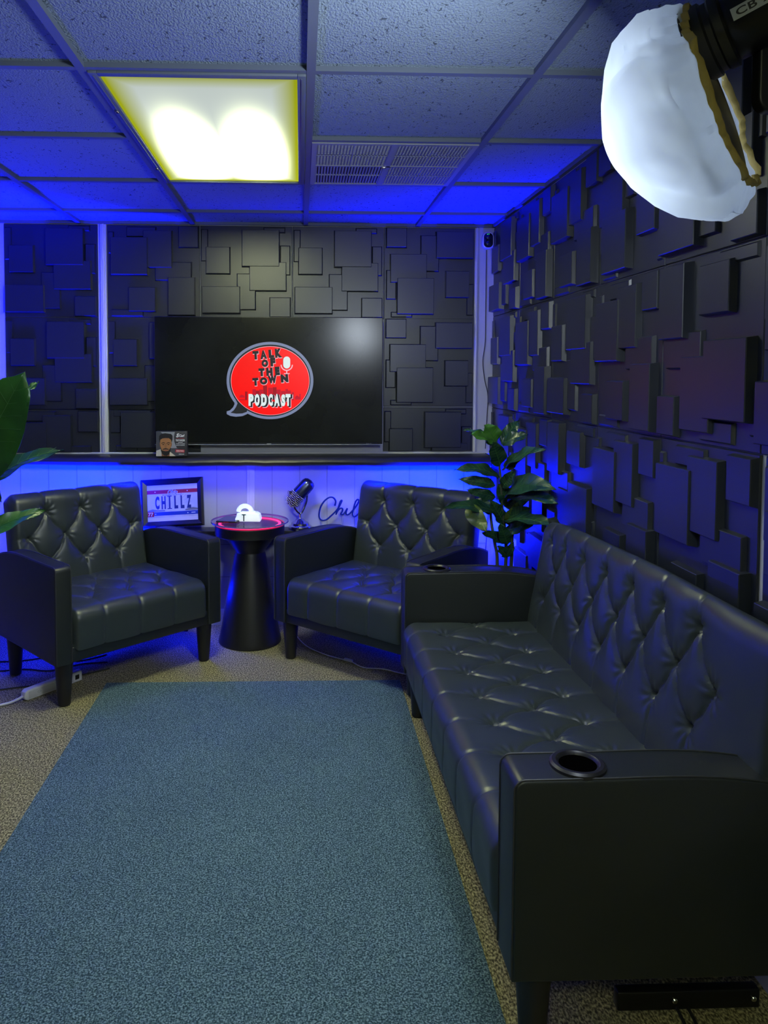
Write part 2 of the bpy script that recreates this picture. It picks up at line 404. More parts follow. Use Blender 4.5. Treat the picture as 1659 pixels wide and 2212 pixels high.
# ---------------------------------------------------------------- ceiling fixture and vent
def lens_mat():
    m = bpy.data.materials.new('glowing_lens'); m.use_nodes = True; nt = m.node_tree; nt.nodes.clear(); L = nt.links.new
    out = nt.nodes.new('ShaderNodeOutputMaterial'); em = nt.nodes.new('ShaderNodeEmission'); L(em.outputs[0], out.inputs[0])
    tc = nt.nodes.new('ShaderNodeTexCoord'); sp = nt.nodes.new('ShaderNodeSeparateXYZ'); L(tc.outputs['Object'], sp.inputs[0])
    def mth(op, a, b=None, c=None):
        n = nt.nodes.new('ShaderNodeMath'); n.operation = op
        for i, q in enumerate((a, b, c)):
            if q is None: continue
            if isinstance(q, (int, float)): n.inputs[i].default_value = q
            else: L(q, n.inputs[i])
        return n.outputs[0]
    x, y = sp.outputs[0], sp.outputs[1]                # object space: centre of the lens, half sizes .268 x .572
    ax = mth('ABSOLUTE', x); ay = mth('ABSOLUTE', y)
    dx = mth('SUBTRACT', .268, ax); dy = mth('SUBTRACT', .572, ay)
    d = mth('MINIMUM', dx, mth('MULTIPLY', dy, .8))
    core = mth('SMOOTH_MIN', 1.0, mth('MAXIMUM', mth('DIVIDE', mth('SUBTRACT', d, .008), .068), 0.0), .1)
    tx = mth('DIVIDE', mth('SUBTRACT', ax, .115), .062); tube = mth('EXPONENT', mth('MULTIPLY', mth('MULTIPLY', tx, tx), -1.0))
    ty = mth('DIVIDE', mth('SUBTRACT', y, .27), .265); far = mth('EXPONENT', mth('MULTIPLY', mth('MULTIPLY', ty, ty), -1.0))
    glow = mth('MULTIPLY', mth('MULTIPLY', tube, far), core)
    base = mth('ADD', .62, mth('MULTIPLY', mth('ADD', y, .572), .22))
    mix = nt.nodes.new('ShaderNodeMix'); mix.data_type = 'RGBA'
    mix.inputs['A'].default_value = (.50, .56, .015, 1); mix.inputs['B'].default_value = (.80, .90, .86, 1); L(core, mix.inputs['Factor'])
    col = nt.nodes.new('ShaderNodeVectorMath'); col.operation = 'SCALE'; L(mix.outputs['Result'], col.inputs[0]); L(base, col.inputs['Scale'])
    g2 = nt.nodes.new('ShaderNodeVectorMath'); g2.operation = 'SCALE'; g2.inputs[0].default_value = (LENS*.93, LENS, LENS*.54); L(glow, g2.inputs['Scale'])
    ad = nt.nodes.new('ShaderNodeVectorMath'); ad.operation = 'ADD'; L(col.outputs[0], ad.inputs[0]); L(g2.outputs[0], ad.inputs[1])
    L(ad.outputs[0], em.inputs['Color']); em.inputs['Strength'].default_value = 1.0
    return m
LENS = 70.0
M['lens'] = lens_mat()
def troffer(cx, cy, label):
    t = empty('ceiling_light', (cx, cy, H-.004))
    b = MB()
    for (x0, x1, y0, y1) in ((-.292, -.268, -.598, .598), (.268, .292, -.598, .598), (-.268, .268, -.598, -.572), (-.268, .268, .572, .598)):
        b.box(x0, x1, y0, y1, -.004, .012, .002)
    for s_ in (-1, 1): b.box(s_*.280-.0015, s_*.280+.0015, -.58, .58, -.0065, -.0035)
    b.build('frame', M['grid'], t)
    for y in (-.30, .36):
        b = MB(); b.box(-.289, -.279, y-.01, y+.01, -.009, -.003, .001); b.build('latch', M['chrome'], t)
    b = MB(); b.box(-.268, .268, -.572, .572, .004, .008); b.build('lens', M['lens'], t, smooth=0)
    tag(t, label, 'ceiling light')
    return t
troffer(-.278, 2.716, 'lit fluorescent ceiling light with yellow edges above the chairs')
v = empty('ceiling_vent', (.332, 3.021, H-.003))
b = MB(); b.box(-.29, .29, -.29, .29, .004, .010); b.build('backing', M['vent_dark'], v, smooth=0)
b = MB()
for (x0, x1, y0, y1) in ((-.293, -.275, -.293, .293), (.275, .293, -.293, .293), (-.275, .275, -.293, -.275), (-.275, .275, .275, .293)): b.box(x0, x1, y0, y1, -.003, .006)
b.box(-.012, .012, -.275, .275, -.003, .006); b.box(-.275, .275, -.006, .006, -.003, .005)
b.box(-.145, -.141, -.275, .275, -.002, .005); b.box(.141, .145, -.275, .275, -.002, .005)
b.box(-.275, .275, -.142, -.138, -.002, .004); b.box(-.275, .275, .138, .142, -.002, .004)
b.build('frame', M['tile_metal'], v, smooth=0)
for (x0, x1, y0, y1, fine) in ((-.272, -.014, -.272, -.008, 0), (.014, .272, -.272, -.008, 1), (-.272, -.014, .008, .272, 1), (.014, .272, .008, .272, 1)):
    b = MB(); n = 22
    for i in range(n+1):
        x = x0+(x1-x0)*i/n; b.box(x-.0022-.001*fine, x+.0022+.001*fine, y0, y1, -.0005, .004)
    if not (x0 < 0 and y0 > 0):
        for i in range(n+1):
            y = y0+(y1-y0)*i/n; b.box(x0, x1, y-.002, y+.002, -.0005, .004)
    b.build('grille', M['tile_metal'], v, smooth=0)
b = MB(); b.box(-.02, -.002, -.004, .006, -.008, -.002, .001); b.build('latch', M['chrome'], v)
tag(v, 'square perforated ceiling vent right of the lit ceiling light', 'ceiling vent')
troffer(-.278, -1.0, 'unseen ceiling light added behind the viewer as rear fill')  # out-of-view fixture, added to fill the room with light from the rear

# ---------------------------------------------------------------- rug
b = MB(); b.prism([(-.870, 3.441), (.452, 3.434), (.434, .3), (-.868, .3)], .0005, .008, 'z', .002)
r = b.build('rug', M['rug']); tag(r, 'long teal grey woven rug on the carpet in front of the sofa', 'rug')

# ---------------------------------------------------------------- upholstered seating
def segdist(px, py, segs):
    d = np.full(px.shape, 9.0)
    for (ax, ay, bx, by) in segs:
        vx, vy = bx-ax, by-ay; L2 = vx*vx+vy*vy+1e-12
        t = np.clip(((px-ax)*vx+(py-ay)*vy)/L2, 0, 1)
        d = np.minimum(d, np.hypot(px-(ax+t*vx), py-(ay+t*vy)))
    return d
def resample(prof, dens):
    # prof: list of (y, z) with dens[i] = spacing on the edge i -> i+1 ; closed
    out = []
    n = len(prof)
    for i in range(n):
        a = np.array(prof[i]); c = np.array(prof[(i+1) % n]); L = np.linalg.norm(c-a); k = max(1, int(round(L/dens[i])))
        for j in range(k): out.append(a+(c-a)*j/k)
    return np.array(out)
def arc(cy, cz, r, a0, a1, n):
    return [(cy+r*math.cos(math.radians(a0+(a1-a0)*i/n)), cz+r*math.sin(math.radians(a0+(a1-a0)*i/n))) for i in range(n+1)]
def tufted(name, prof, dens, s_origin, x0, x1, buttons, segs, parent, du=.0055, puff=.014, crease=.0065, er=.035, thin=(), warp=None, lift=None, label=None, crown=0.0):
    P = resample(prof, dens); n = len(P)
    T = np.roll(P, -1, 0)-np.roll(P, 1, 0); T /= np.linalg.norm(T, axis=1)[:, None]
    N = np.stack([T[:, 1], -T[:, 0]], 1)
    cen = P.mean(0)
    if np.sum((P-cen)*N) < 0: N = -N
    for _ in range(3): N = (N+np.roll(N, 1, 0)+np.roll(N, -1, 0)); N /= np.linalg.norm(N, axis=1)[:, None]
    ds = np.linalg.norm(np.roll(P, -1, 0)-P, axis=1); s = np.concatenate([[0], np.cumsum(ds)[:-1]]) - s_origin
    nu = int((x1-x0)/du); X = np.linspace(x0, x1, nu+1)
    X = np.concatenate([[x0, x0+.001, x0+.003], X[1:-1], [x1-.003, x1-.001, x1]])
    U, SS = np.meshgrid(X, s, indexing='ij')
    d = segdist(U, SS, segs); dt = segdist(U, SS, thin) if len(thin) else d+9
    bd = np.full(U.shape, 9.0); ang = np.zeros(U.shape)
    for (bx, bs) in buttons:
        q = np.hypot(U-bx, SS-bs); k = q < bd; bd[k] = q[k]; ang[k] = np.arctan2(SS-bs, U-bx)[k]
    disp = puff*(1-np.exp(-d/.030)) - crease*np.exp(-(d/.0042)**1.2) - .004*np.exp(-(dt/.0045)**1.4) + .0025*(1-np.exp(-dt/.02)) - .015*np.exp(-(bd/.020)) - .004*np.exp(-(bd/.007)**2)
    disp += .0024*np.exp(-((bd-.024)/.022)**2)*np.sin(ang*9+np.sin(U*37)*2)*(bd > .004)
    disp += .0012*np.sin(U*23+SS*9)*np.sin(SS*31+U*5)
    if crown: disp += crown*np.sin(np.clip((U-x0)/(x1-x0), 0, 1)*PI)**.5
    smax = s_front_max[name]; fade = np.clip((smax-SS)/.04, 0, 1)*np.clip((SS+.9)/.04, 0, 1)
    disp *= fade
    e = np.minimum(U-x0, x1-U); ee = np.clip(e, 0, er)
    inset = er-np.sqrt(np.maximum(er**2-(er-ee)**2, 0))
    off = disp*np.clip(e/.02, 0, 1)-inset*.8
    Y = P[None, :, 0]+N[None, :, 0]*off; Z = P[None, :, 1]+N[None, :, 1]*off
    if lift is not None: Z = Z+lift(U, Z)
    if warp is not None: U = U+warp(U, Z)
    vs = np.stack([U, Y, Z], 2).reshape(-1, 3)
    m = len(X); idx = np.arange(m*n).reshape(m, n)
    a = idx[:-1]; c = idx[1:]
    q = np.stack([a, np.roll(a, -1, 1), np.roll(c, -1, 1), c], 2).reshape(-1, 4)
    b = MB(); b.v = [tuple(t) for t in vs]; b.f = [tuple(t) for t in q.tolist()]+[tuple(idx[0].tolist()), tuple(idx[-1].tolist()[::-1])]; b.mi = [0]*len(b.f)
    o = b.build(name, M['leather'], parent, smooth=60)
    return o
s_front_max = {}
def diamond(rows):
    segs = []
    for r in range(len(rows)-1):
        sa, xa = rows[r]; sb, xb = rows[r+1]
        for x in xa:
            for x2 in xb:
                if abs(x-x2) < .13:
                    # slightly bowed crease
                    mx, ms = (x+x2)/2, (sa+sb)/2; nx, ns = (sb-sa), -(x2-x); L = math.hypot(nx, ns); k = .012
                    if x2 < x: k = -k
                    mx += nx/L*k; ms += ns/L*k
                    segs += [(x, sa, mx, ms), (mx, ms, x2, sb)]
    return segs
def seat_cushion(parent, x0, x1, cols_, yrows, y1=.56):
    zb, zt, r = .245, .400, .045
    pr = [(0.0, zb)]+arc(r, zt-r, r, 180, 90, 6)+[(y1, zt), (y1, zb)]
    dens = [.010]+[.02]*6+[.0055, .03, .03]
    pr[0] = (0.0, zb)
    # arc length origin at the front bottom
    Lf = (zt-r)-zb; La = r*PI/2
    def s_of_y(y): return Lf+La+(y-r)
    rows = []
    half = (cols_[1]-cols_[0])/2
    for k, y in enumerate(yrows):
        xs = cols_ if k % 2 == 0 else [c-half for c in cols_]+[cols_[-1]+half]
        rows.append((s_of_y(y), [x for x in xs if x0+.03 < x < x1-.03]))
    segs = diamond(rows)
    thin = []
    for x in rows[0][1]: thin += [(x, rows[0][0], x-.02, Lf+La*.5), (x-.02, Lf+La*.5, x-.025, 0)]
    for x in rows[-1][1]: thin.append((x, rows[-1][0], x+.01, s_of_y(y1)))
    btn = [(x, s) for s, xs in rows for x in xs]
    s_front_max['seat_cushion'] = s_of_y(y1)-.005
    return tufted('seat_cushion', pr, dens, 0, x0, x1, btn, segs, parent, puff=.008, thin=thin)
def back_cushion(parent, x0, x1, cols_, zrows, ztop, ybot, ytop, lift=None, th=.10, warp=None):
    zb = .34; sl = (ytop-ybot)/(ztop-zb)
    L = math.hypot(ytop-ybot, ztop-zb); ty, tz = (ytop-ybot)/L, (ztop-zb)/L; ny, nz = tz, -ty     # n points to the rear
    r = .045
    def Q(t, w): return (ybot+ty*t+ny*w, zb+tz*t+nz*w)
    pr = [Q(0, 0), Q(L-r, 0)]
    cc = Q(L-r, r); a0 = math.degrees(math.atan2(-nz, -ny))
    pr += [(cc[0]+r*(math.cos(math.radians(a))*(-ny)+math.sin(math.radians(a))*ty), cc[1]+r*(math.cos(math.radians(a))*(-nz)+math.sin(math.radians(a))*tz)) for a in (15, 30, 45, 60, 75, 90)]
    pr += [Q(L, th-.02), Q(L-.006, th-.006), Q(L-.02, th), Q(0, th)]
    dens = [.0055]+[.02]*6+[.02]*3+[.03, .03]
    def s_of_z(z): return (z-zb)/tz
    rows = []
    half = (cols_[1]-cols_[0])/2
    for k, z in enumerate(zrows):
        xs = cols_ if k % 2 == 0 else [c-half for c in cols_]+[cols_[-1]+half]
        rows.append((s_of_z(z), [x for x in xs if x0+.035 < x < x1-.035]))
    segs = diamond(rows)
    thin = []
    for x in rows[0][1]: thin.append((x, rows[0][0], x-.006, L+.03))
    for x in rows[-1][1]: thin.append((x, rows[-1][0], x+.012, 0))
    for s_, xs in rows[1::2]:
        if min(xs)-x0 < .12: thin.append((min(xs), s_, x0, s_+.004))
        if x1-max(xs) < .12: thin.append((max(xs), s_, x1, s_+.004))
    btn = [(x, s) for s, xs in rows for x in xs]
    s_front_max['backrest'] = L+.07
    return tufted('backrest', pr, dens, 0, x0, x1, btn, segs, parent, puff=.0125, lift=lift, warp=warp, er=.04, thin=thin)
def arm_outline(depth, zt=.6, zb=.19, drop=.055):
    pts = [(0, zb)]+arc(.022, zt-.022, .022, 180, 90, 4)
    for k in range(1, 11):
        t = k/10; y = .16+(depth-.16)*t; pts.append((y, zt+.004*math.sin(t*PI)-drop*t**4))
    pts += [(depth, zb)]
    return pts
def armrest(parent, x0, x1, depth, cup=None):
    o = arm_outline(depth, drop=.028 if cup else .05)
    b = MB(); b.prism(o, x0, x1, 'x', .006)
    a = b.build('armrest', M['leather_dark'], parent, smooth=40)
    top = [p for p in o[1:-1]]
    for x, sgn in ((x0, 1), (x1, -1)):
        b = MB()
        for inn in (0.0,):
            b.tube([(x+sgn*.004, p[0]-(.0005 if i == 0 else 0), p[1]-.0005+.001) for i, p in enumerate([(0, .195)]+top)], .0022, 6)
        b.build('piping', M['stitch'], a)
    if cup:
        cxp, cyp = cup; zc = .603
        g = MB(); g.lathe([(.036, zc-.004), (.038, zc+.002), (.044, zc+.007), (.051, zc+.007), (.056, zc+.003), (.057, zc-.004)], cxp, cyp, 40)
        rr = g.build('cup_holder', M['black'], a)
        g = MB(); g.lathe([(.0375, zc+.001), (.0365, zc-.002), (.0, zc-.001)], cxp, cyp, 40)
        g.build('cup_well', mat('deep_black', (.001, .001, .001), .9, spec=0), rr)
    return a
def leg(parent, x, y, z0=0):
    b = MB()
    b.lathe([(.022, z0), (.026, z0+.004), (.038, .185), (.038, .2)], x, y, 28)
    return b.build('leg', M['leg'], parent)
def armchair(loc, ang, label, rugleg=False):
    t = empty('armchair', (loc[0], loc[1], 0), math.radians(ang)); W, D, A = .845, .60, .075
    armrest(t, 0, A, D); armrest(t, W-A, W, D)
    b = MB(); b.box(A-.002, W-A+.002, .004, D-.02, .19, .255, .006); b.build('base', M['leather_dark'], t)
    seat_cushion(t, A+.002, W-A-.002, [.245, .4225, .60], [.16, .30, .44], .545)
    back_cushion(t, A-.004, W-A+.004, [.24, .4225, .605], [.735, .615, .50], .815, .515, .59)
    for x in (.062, W-.062):
        for y in (.055, D-.07): leg(t, x, y, .0085 if rugleg and x > .5 and y < .1 else 0)
    tag(t, label, 'armchair', None); return t
armchair((-1.0, 3.145), 43.5, 'black tufted leather armchair on the left, beside the power strip')
armchair((-.13, 3.745), -42, 'black tufted leather armchair between the round side table and the sofa', True)
# sofa
sofa = empty('sofa', (.42, 3.155, 0), math.radians(-90)); SW, SD, SA = 1.695, .60, .115
armrest(sofa, 0, SA, SD-.02, (.058, .135)); armrest(sofa, SW-SA, SW, SD-.02, (SW-.058, .145))
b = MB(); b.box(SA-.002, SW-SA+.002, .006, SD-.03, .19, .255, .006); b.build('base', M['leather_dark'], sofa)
seat_cushion(sofa, SA+.002, SW-SA-.002, [.257+.1885*k for k in range(7)], [.135, .275, .40], .54)
back_cushion(sofa, SA-.02, SW-.01, [.222+.1885*k for k in range(7)], [.760, .645, .53], .835, .50, .548,
             lift=lambda U, Z: (Z-.34)/.5*(.055*np.clip((U-.1)/1.0, 0, 1)**.6-.022), th=.045,
             warp=lambda U, Z: .085*np.clip((Z-.42)/.40, 0, 1)*np.clip(1-(U-.095)/.35, 0, 1))
for x in (.075, SW-.065):
    for y in (.062, SD-.08): leg(sofa, x if y < .1 or x < 1 else x-.40, y)
b = MB(); b.box(1.540, 1.565, .27, .585, .014, .056, .003); sb = b.build('support_bar', M['blackmetal'], sofa)
for y in (.395, .57): b = MB(); b.lathe([(.006, 0), (.006, .003), (.004, .005), (0, .005)], 0, 0, 12, mat4=Matrix.Translation((1.565, y, .036)) @ Matrix.Rotation(PI/2, 4, 'Y')); b.build('bolt', M['chrome'], sb)
for y in (.40, .425): b = MB(); b.tube([(1.562, y, .020), (1.60, y+.004, .006), (1.72, y+.02, .005)], .004, 6); b.build('strap', M['black'], sb)
tag(sofa, 'black tufted leather sofa with cup holders in its arms along the right wall', 'sofa')

# ---------------------------------------------------------------- shelf, bench
sh = empty('wall_shelf', (-.28, 4.175, .90))
b = MB(); pr = [(4.254, .955), (4.16, .957), (4.125, .952), (4.105, .940), (4.098, .925), (4.103, .910), (4.12, .902), (4.15, .905), (4.254, .91)]
n = 60; vs = []; fs = []
for i in range(n+1):
    x = -1.9+(1.03+1.9)*i/n; wob = .003*noise.noise(Vector((x*4, 0, 0)))+.003*noise.noise(Vector((x*13, 3, 0)))
    taper = min(1, (x+2.3)/1.5)
    for (y, z) in pr: vs.append((x+.28, y-4.175+wob*(1 if y < 4.2 else 0), (.955-(.955-z)*(.6+.4*taper))-.90+wob*(1 if y < 4.2 else 0)))
k = len(pr)
for i in range(n):
    for j in range(k): fs.append((i*k+j, i*k+(j+1) % k, (i+1)*k+(j+1) % k, (i+1)*k+j))
fs += [tuple(range(k)), tuple(n*k+j for j in range(k))]
b.add(vs, fs); b.build('padded_top', M['vinyl'], sh)
b = MB(); b.box(-1.62, 1.33, .060, .078, .056, .064, .002); b.build('edge_strip', M['trim'], sh)
tag(sh, 'long wall shelf wrapped in padded black vinyl below the television', 'shelf')
bn = empty('console_table', (-.3, 4.19, 0))
b = MB(); b.box(-.34, .51, -.050, .058, .520, .550, .003); b.build('table_top', M['black'], bn)
for x in (-.32, .49):
    for y in (-.035, .045): b = MB(); b.box(x-.012, x+.012, y-.01, y+.01, 0, .52, .002); b.build('leg', M['black'], bn)
tag(bn, 'narrow black console table against the back wall behind the round table', 'table')

# ---------------------------------------------------------------- television
tv = empty('television', (-.17, 4.20, 1.01))
b = MB(); b.box(-.611, .613, -.040, -.004, .004, .690, .003); b.box(-.45, .45, -.008, .008, .08, .55, .003); b.build('body', M['black'], tv)
b = MB(); b.box(-.607, .609, -.0408, -.039, .016, .686); b.build('screen', M['screen'], tv, smooth=0)
b = MB(); b.box(-.611, .613, -.043, -.037, .0025, .006, .001); b.build('bottom_bezel', M['tile_metal'], tv)
b = MB(); put_text(b, 'Roku TV', .54, .0092, -.0435, .008); b.build('lettering', mat('grey_print', (.3, .3, .32), .5), tv); b = MB(); b.box(-.012, .012, -.0436, -.043, .007, .0105); b.build('maker_mark', M['label_grey'], tv)
# speech bubble on the screen; pixel outline mapped to the screen plane
def scr(px, py): q = at(px, py, 4.16); return (q.x+.17, q.z-1.01)
def zc(cx, cy): return (460+cx/6.9125, 720+cy/6.9125)
def flat(mb, pts, y, mi=0, th=.0002):
    n = len(pts); mb.add([(x, y, z) for x, z in pts]+[(x, y+th, z) for x, z in pts], [tuple(range(n)), tuple(range(2*n-1, n-1, -1))]+[(i, (i+1) % n, n+(i+1) % n, n+i) for i in range(n)], mi)
def ell(cx, cy, rx, ry, n=72, rot=0): return [(cx+rx*math.cos(2*PI*i/n), cy+ry*math.sin(2*PI*i/n)) for i in range(n)]
def bubble(cx, cy, rx, ry, tail):
    # ellipse with the tail replacing the arc at the lower left (image coordinates of the zoomed view)
    pts = []; a0, a1 = tail[0], tail[1]
    n = 90
    for i in range(n+1):
        a = math.radians(a1+(360-(a1-a0))*i/n); pts.append((cx+rx*math.cos(a), cy+ry*math.sin(a)))
    return pts+tail[2]
out = bubble(852, 705, 648, 577, (121, 145, [(500, 1210), (440, 1236), (345, 1246), (260, 1234), (206, 1206), (206, 1165), (255, 1150), (300, 1105), (322, 1060)]))
inn = bubble(852, 705, 606, 537, (124, 147, [(505, 1172), (440, 1196), (350, 1200), (262, 1186), (310, 1150), (345, 1100), (368, 1045)]))
lg = MB(); flat(lg, [scr(*zc(*p)) for p in out], -.0412); lg.build('logo_outline', M['grey_emit'], tv, smooth=0)
lg = MB(); flat(lg, [scr(*zc(*p)) for p in inn], -.0415); lg.build('logo_border', M['dark_emit'], tv, smooth=0)
lg = MB(); flat(lg, [scr(*zc(*p)) for p in ell(855, 708, 588, 515)], -.0418); lg.build('logo_disc', M['pink_emit'], tv, smooth=0)
disc = MB(); flat(disc, [scr(*zc(*p)) for p in ell(855, 709, 582, 509)], -.0421); disc.build('logo_field', M['red_emit'], tv, smooth=0)
sky = MB()
def R_(x0, y0, x1, y1, mi=0): flat(sky, [scr(*zc(x, y)) for x, y in ((x0, y0), (x1, y0), (x1, y1), (x0, y1))], -.0424-.0001*mi, mi)
for q in [(392, 985, 475, 998), (480, 870, 515, 998), (590, 835, 640, 998), (640, 856, 690, 998), (690, 840, 745, 998), (750, 780, 808, 998), (825, 812, 890, 998), (893, 805, 950, 998),
          (950, 840, 1010, 998), (1015, 860, 1080, 998), (1082, 832, 1120, 998), (1120, 855, 1165, 998), (1175, 880, 1210, 998), (1290, 905, 1310, 990), (1225, 950, 1290, 990)]: R_(*q, mi=(1 if q[0] in (750, 893, 480, 640) else 0))
flat(sky, [scr(*zc(*p)) for p in [(392, 960), (398, 935), (420, 918), (445, 918), (468, 935), (474, 960)]], -.0424)
flat(sky, [scr(*zc(*p)) for p in [(1218, 955), (1255, 925), (1290, 955)]], -.0424)
sky.build('logo_skyline', [M['darkred_emit'], M['deepred_emit']], tv, smooth=0)
lt = MB()
def word(body, cxp, cyp, wpx, hpx, rot, mi_edge=0, bold=.10, shear=0):
    x, z = scr(*zc(cxp, cyp)); k = .0895/180*1.0    # metres per zoomed pixel
    k = (scr(560, 800)[0]-scr(460, 800)[0])/100/6.9125
    put_text(lt, body, x+4*k, z-5*k, -.0427, 1, wpx*k*1.03, hpx*k*1.08, bold+.03, rot, shear, 0, ext=.0001)
    put_text(lt, body, x, z, -.0430, 1, wpx*k, hpx*k, bold, rot, shear, 1, ext=.0001)
def letters(s_, pos):
    for ch, (cx_, cy_, w_, h_, r_) in zip(s_, pos): word(ch, cx_, cy_, w_, h_, math.radians(r_))
letters('TALK', [(638, 328, 92, 128, 3), (755, 320, 100, 130, 5), (872, 305, 82, 122, 4), (978, 296, 100, 136, 5)])
letters('OF', [(776, 448, 100, 112, 0), (895, 430, 76, 130, 3)])
letters('THE', [(728, 582, 92, 120, 3), (845, 575, 96, 122, 3), (962, 562, 72, 128, 4)])
letters('TOWN', [(636, 724, 90, 118, 4), (757, 712, 112, 108, 0), (888, 690, 130, 118, 5), (1068, 672, 112, 122, 5)])
lt.build('logo_title', [M['pink_emit'], M['dark_emit']], tv, smooth=0)
lt = MB()
def word2(body, cxp, cyp, wpx, hpx):
    k = (scr(560, 800)[0]-scr(460, 800)[0])/100/6.9125; x, z = scr(*zc(cxp, cyp))
    for (ox, oy, bo, y, mi, f) in ((30, 18, .10, -.0426, 0, 1.20), (22, 12, .10, -.0428, 1, 1.12), (10, 6, .09, -.0430, 1, 1.10), (0, 0, .075, -.0433, 2, 1.0)):
        put_text(lt, body, x+ox*k, z-oy*k, y, 1, wpx*k*f, hpx*k*(1+(f-1)*.5), bo, 0, 0, mi, ext=.0001)
for ch, cx_, w_ in (('P', 570, 76), ('O', 660, 76), ('D', 762, 84), ('C', 862, 66), ('A', 955, 84), ('S', 1050, 62), ('T', 1122, 74)): word2(ch, cx_, 995 if ch != 'S' else 1000, w_, 180)
lt.build('logo_podcast', [M['pink_emit'], M['dark_emit'], M['white_emit']], tv, smooth=0)
lt = MB()
def cap(x0, y0, x1, y1, n=10):
    r = (x1-x0)/2; p = [(x0+r+r*math.cos(a), y0+r-r*math.sin(a)) for a in [PI*i/n for i in range(n+1)]]
    return p+[(x0+r-r*math.cos(a), y1-r+r*math.sin(a)) for a in [PI*i/n for i in range(n+1)]]
flat(lt, [scr(*zc(*p)) for p in cap(1042, 346, 1146, 530)], -.0430, 0); flat(lt, [scr(*zc(*p)) for p in cap(1050, 346, 1154, 526)], -.0433, 1)
ap = [(1102+r_*math.cos(a), 470+r_*1.0*math.sin(a)) for r_, rng in ((92, range(0, 17)), (76, range(16, -1, -1))) for a in [PI*i/16 for i in rng]]
flat(lt, [scr(*zc(*p)) for p in ap], -.0431, 2)
for q in ((1094, 556, 1110, 602), (1060, 596, 1146, 608)): flat(lt, [scr(*zc(x, y)) for x, y in ((q[0], q[1]), (q[2], q[1]), (q[2], q[3]), (q[0], q[3]))], -.0430, 2)
lt.build('logo_microphone', [M['darkred_emit'], M['white_emit'], M['pink_emit']], tv, smooth=0)
tag(tv, 'large flat television on the back wall showing a red speech bubble podcast logo', 'television')

# ---------------------------------------------------------------- carton on the shelf
bx = empty('product_box', (-.684, 4.132, .957))
b = MB(); b.box(-.082, .082, -.0215, .0215, 0, .132, .001); b.build('carton', M['box'], bx)
Y0 = -.0217
def bz(cx, cy): return (-.082+(cx-425)/620*.160, .130-(cy-325)/470*.130)
def bpoly(mb, pts, k, mi): flat(mb, [bz(*p) for p in pts], Y0-.0002*k, mi, .0001)
a = MB()
bpoly(a, [(428, 325), (815, 325), (795, 420), (805, 520), (850, 620), (910, 690), (980, 795), (428, 795)], 1, 0)
bpoly(a, [(520, 330), (810, 330), (790, 430), (800, 520), (850, 640), (720, 640), (640, 420)], 2, 1)
bpoly(a, [(428, 690), (520, 660), (600, 700), (720, 715), (830, 795), (428, 795)], 3, 2)
bpoly(a, [(428, 650), (520, 520), (525, 640), (428, 690)], 3, 0)
a.build('printed_backdrop', [mat('print_slate', (.06, .065, .08), .4), M['box_grey'], M['cream']], bx, smooth=0)
a = MB()
bpoly(a, [(530, 640), (540, 795), (700, 795), (715, 640)], 4, 1)
bpoly(a, [(500, 540), (520, 520), (525, 620), (505, 610)], 4, 1); bpoly(a, [(735, 530), (752, 545), (745, 600), (730, 615)], 4, 1)
bpoly(a, [(515, 470), (560, 445), (620, 440), (690, 445), (735, 475), (738, 560), (728, 640), (700, 700), (650, 740), (600, 735), (550, 700), (525, 640), (512, 560)], 5, 0)
bpoly(a, [(600, 560), (640, 555), (650, 640), (628, 648), (600, 640)], 6, 2)
a.build('printed_face', [M['skin'], M['skin_dark'], mat('print_nose', (.30, .13, .05), .5)], bx, smooth=0)
a = MB()
hair = [(500, 540), (488, 470), (492, 410), (520, 375), (570, 358), (620, 352), (680, 360), (735, 368), (765, 400), (765, 470), (745, 540), (735, 480), (690, 448), (620, 446), (560, 452), (515, 480)]
bpoly(a, hair, 7, 0)
bpoly(a, [(522, 620), (545, 680), (580, 690), (625, 700), (680, 690), (715, 640), (728, 620), (722, 690), (690, 760), (640, 790), (590, 780), (545, 740), (524, 690)], 7, 0)
bpoly(a, [(565, 655), (620, 640), (680, 655), (690, 672), (625, 662), (560, 672)], 7, 0)
for x in (575, 680):
    bpoly(a, [(x-42, 545), (x, 525), (x+42, 540), (x+40, 550), (x, 540), (x-40, 556)], 8, 0); bpoly(a, [(x-26, 570), (x, 560), (x+26, 570), (x, 580)], 8, 0)
bpoly(a, [(590, 680), (625, 674), (665, 680), (628, 700)], 8, 1)
a.build('printed_hair_and_beard', [M['hair'], mat('print_lip', (.35, .09, .06), .5)], bx, smooth=0)
a = MB()
def bt(s_, cx, cy, wpx, hpx, mi=0, bold=.02, shear=0):
    x, z = bz(cx, cy); put_text(a, s_, x, z, Y0-.0010, 1, wpx/620*.160, hpx/470*.130, bold, 0, shear, mi, ext=.0001)
bt('S', 870, 395, 70, 75, 0, .05, .3); bt('Curl', 955, 400, 110, 48, 0, .05, .3)
bt('EXTRA STRENGTH', 925, 450, 165, 14, 1); bt('TEXTURIZER', 922, 490, 190, 36, 0, .03)
bt('WAVES TO CURLS', 925, 556, 180, 14); bt('MOISTURIZING', 925, 585, 170, 13)
for q in ((880, 526, 970, 533),): bpoly(a, [(q[0], q[1]), (q[2], q[1]), (q[2], q[3]), (q[0], q[3])], 4, 0)
bpoly(a, [(825, 665), (1010, 672), (1005, 725), (820, 718)], 4, 1)
bt('MORE THAN A', 918, 685, 150, 15); bt('LOOK STYLE', 918, 707, 150, 14); bt('DIRECTIONS', 945, 757, 110, 16)
a.build('printed_lettering', [M['white_ink'], M['box_red']], bx, smooth=0)
tag(bx, 'hair product carton with a bearded face, standing on the shelf in front of the television', 'box')

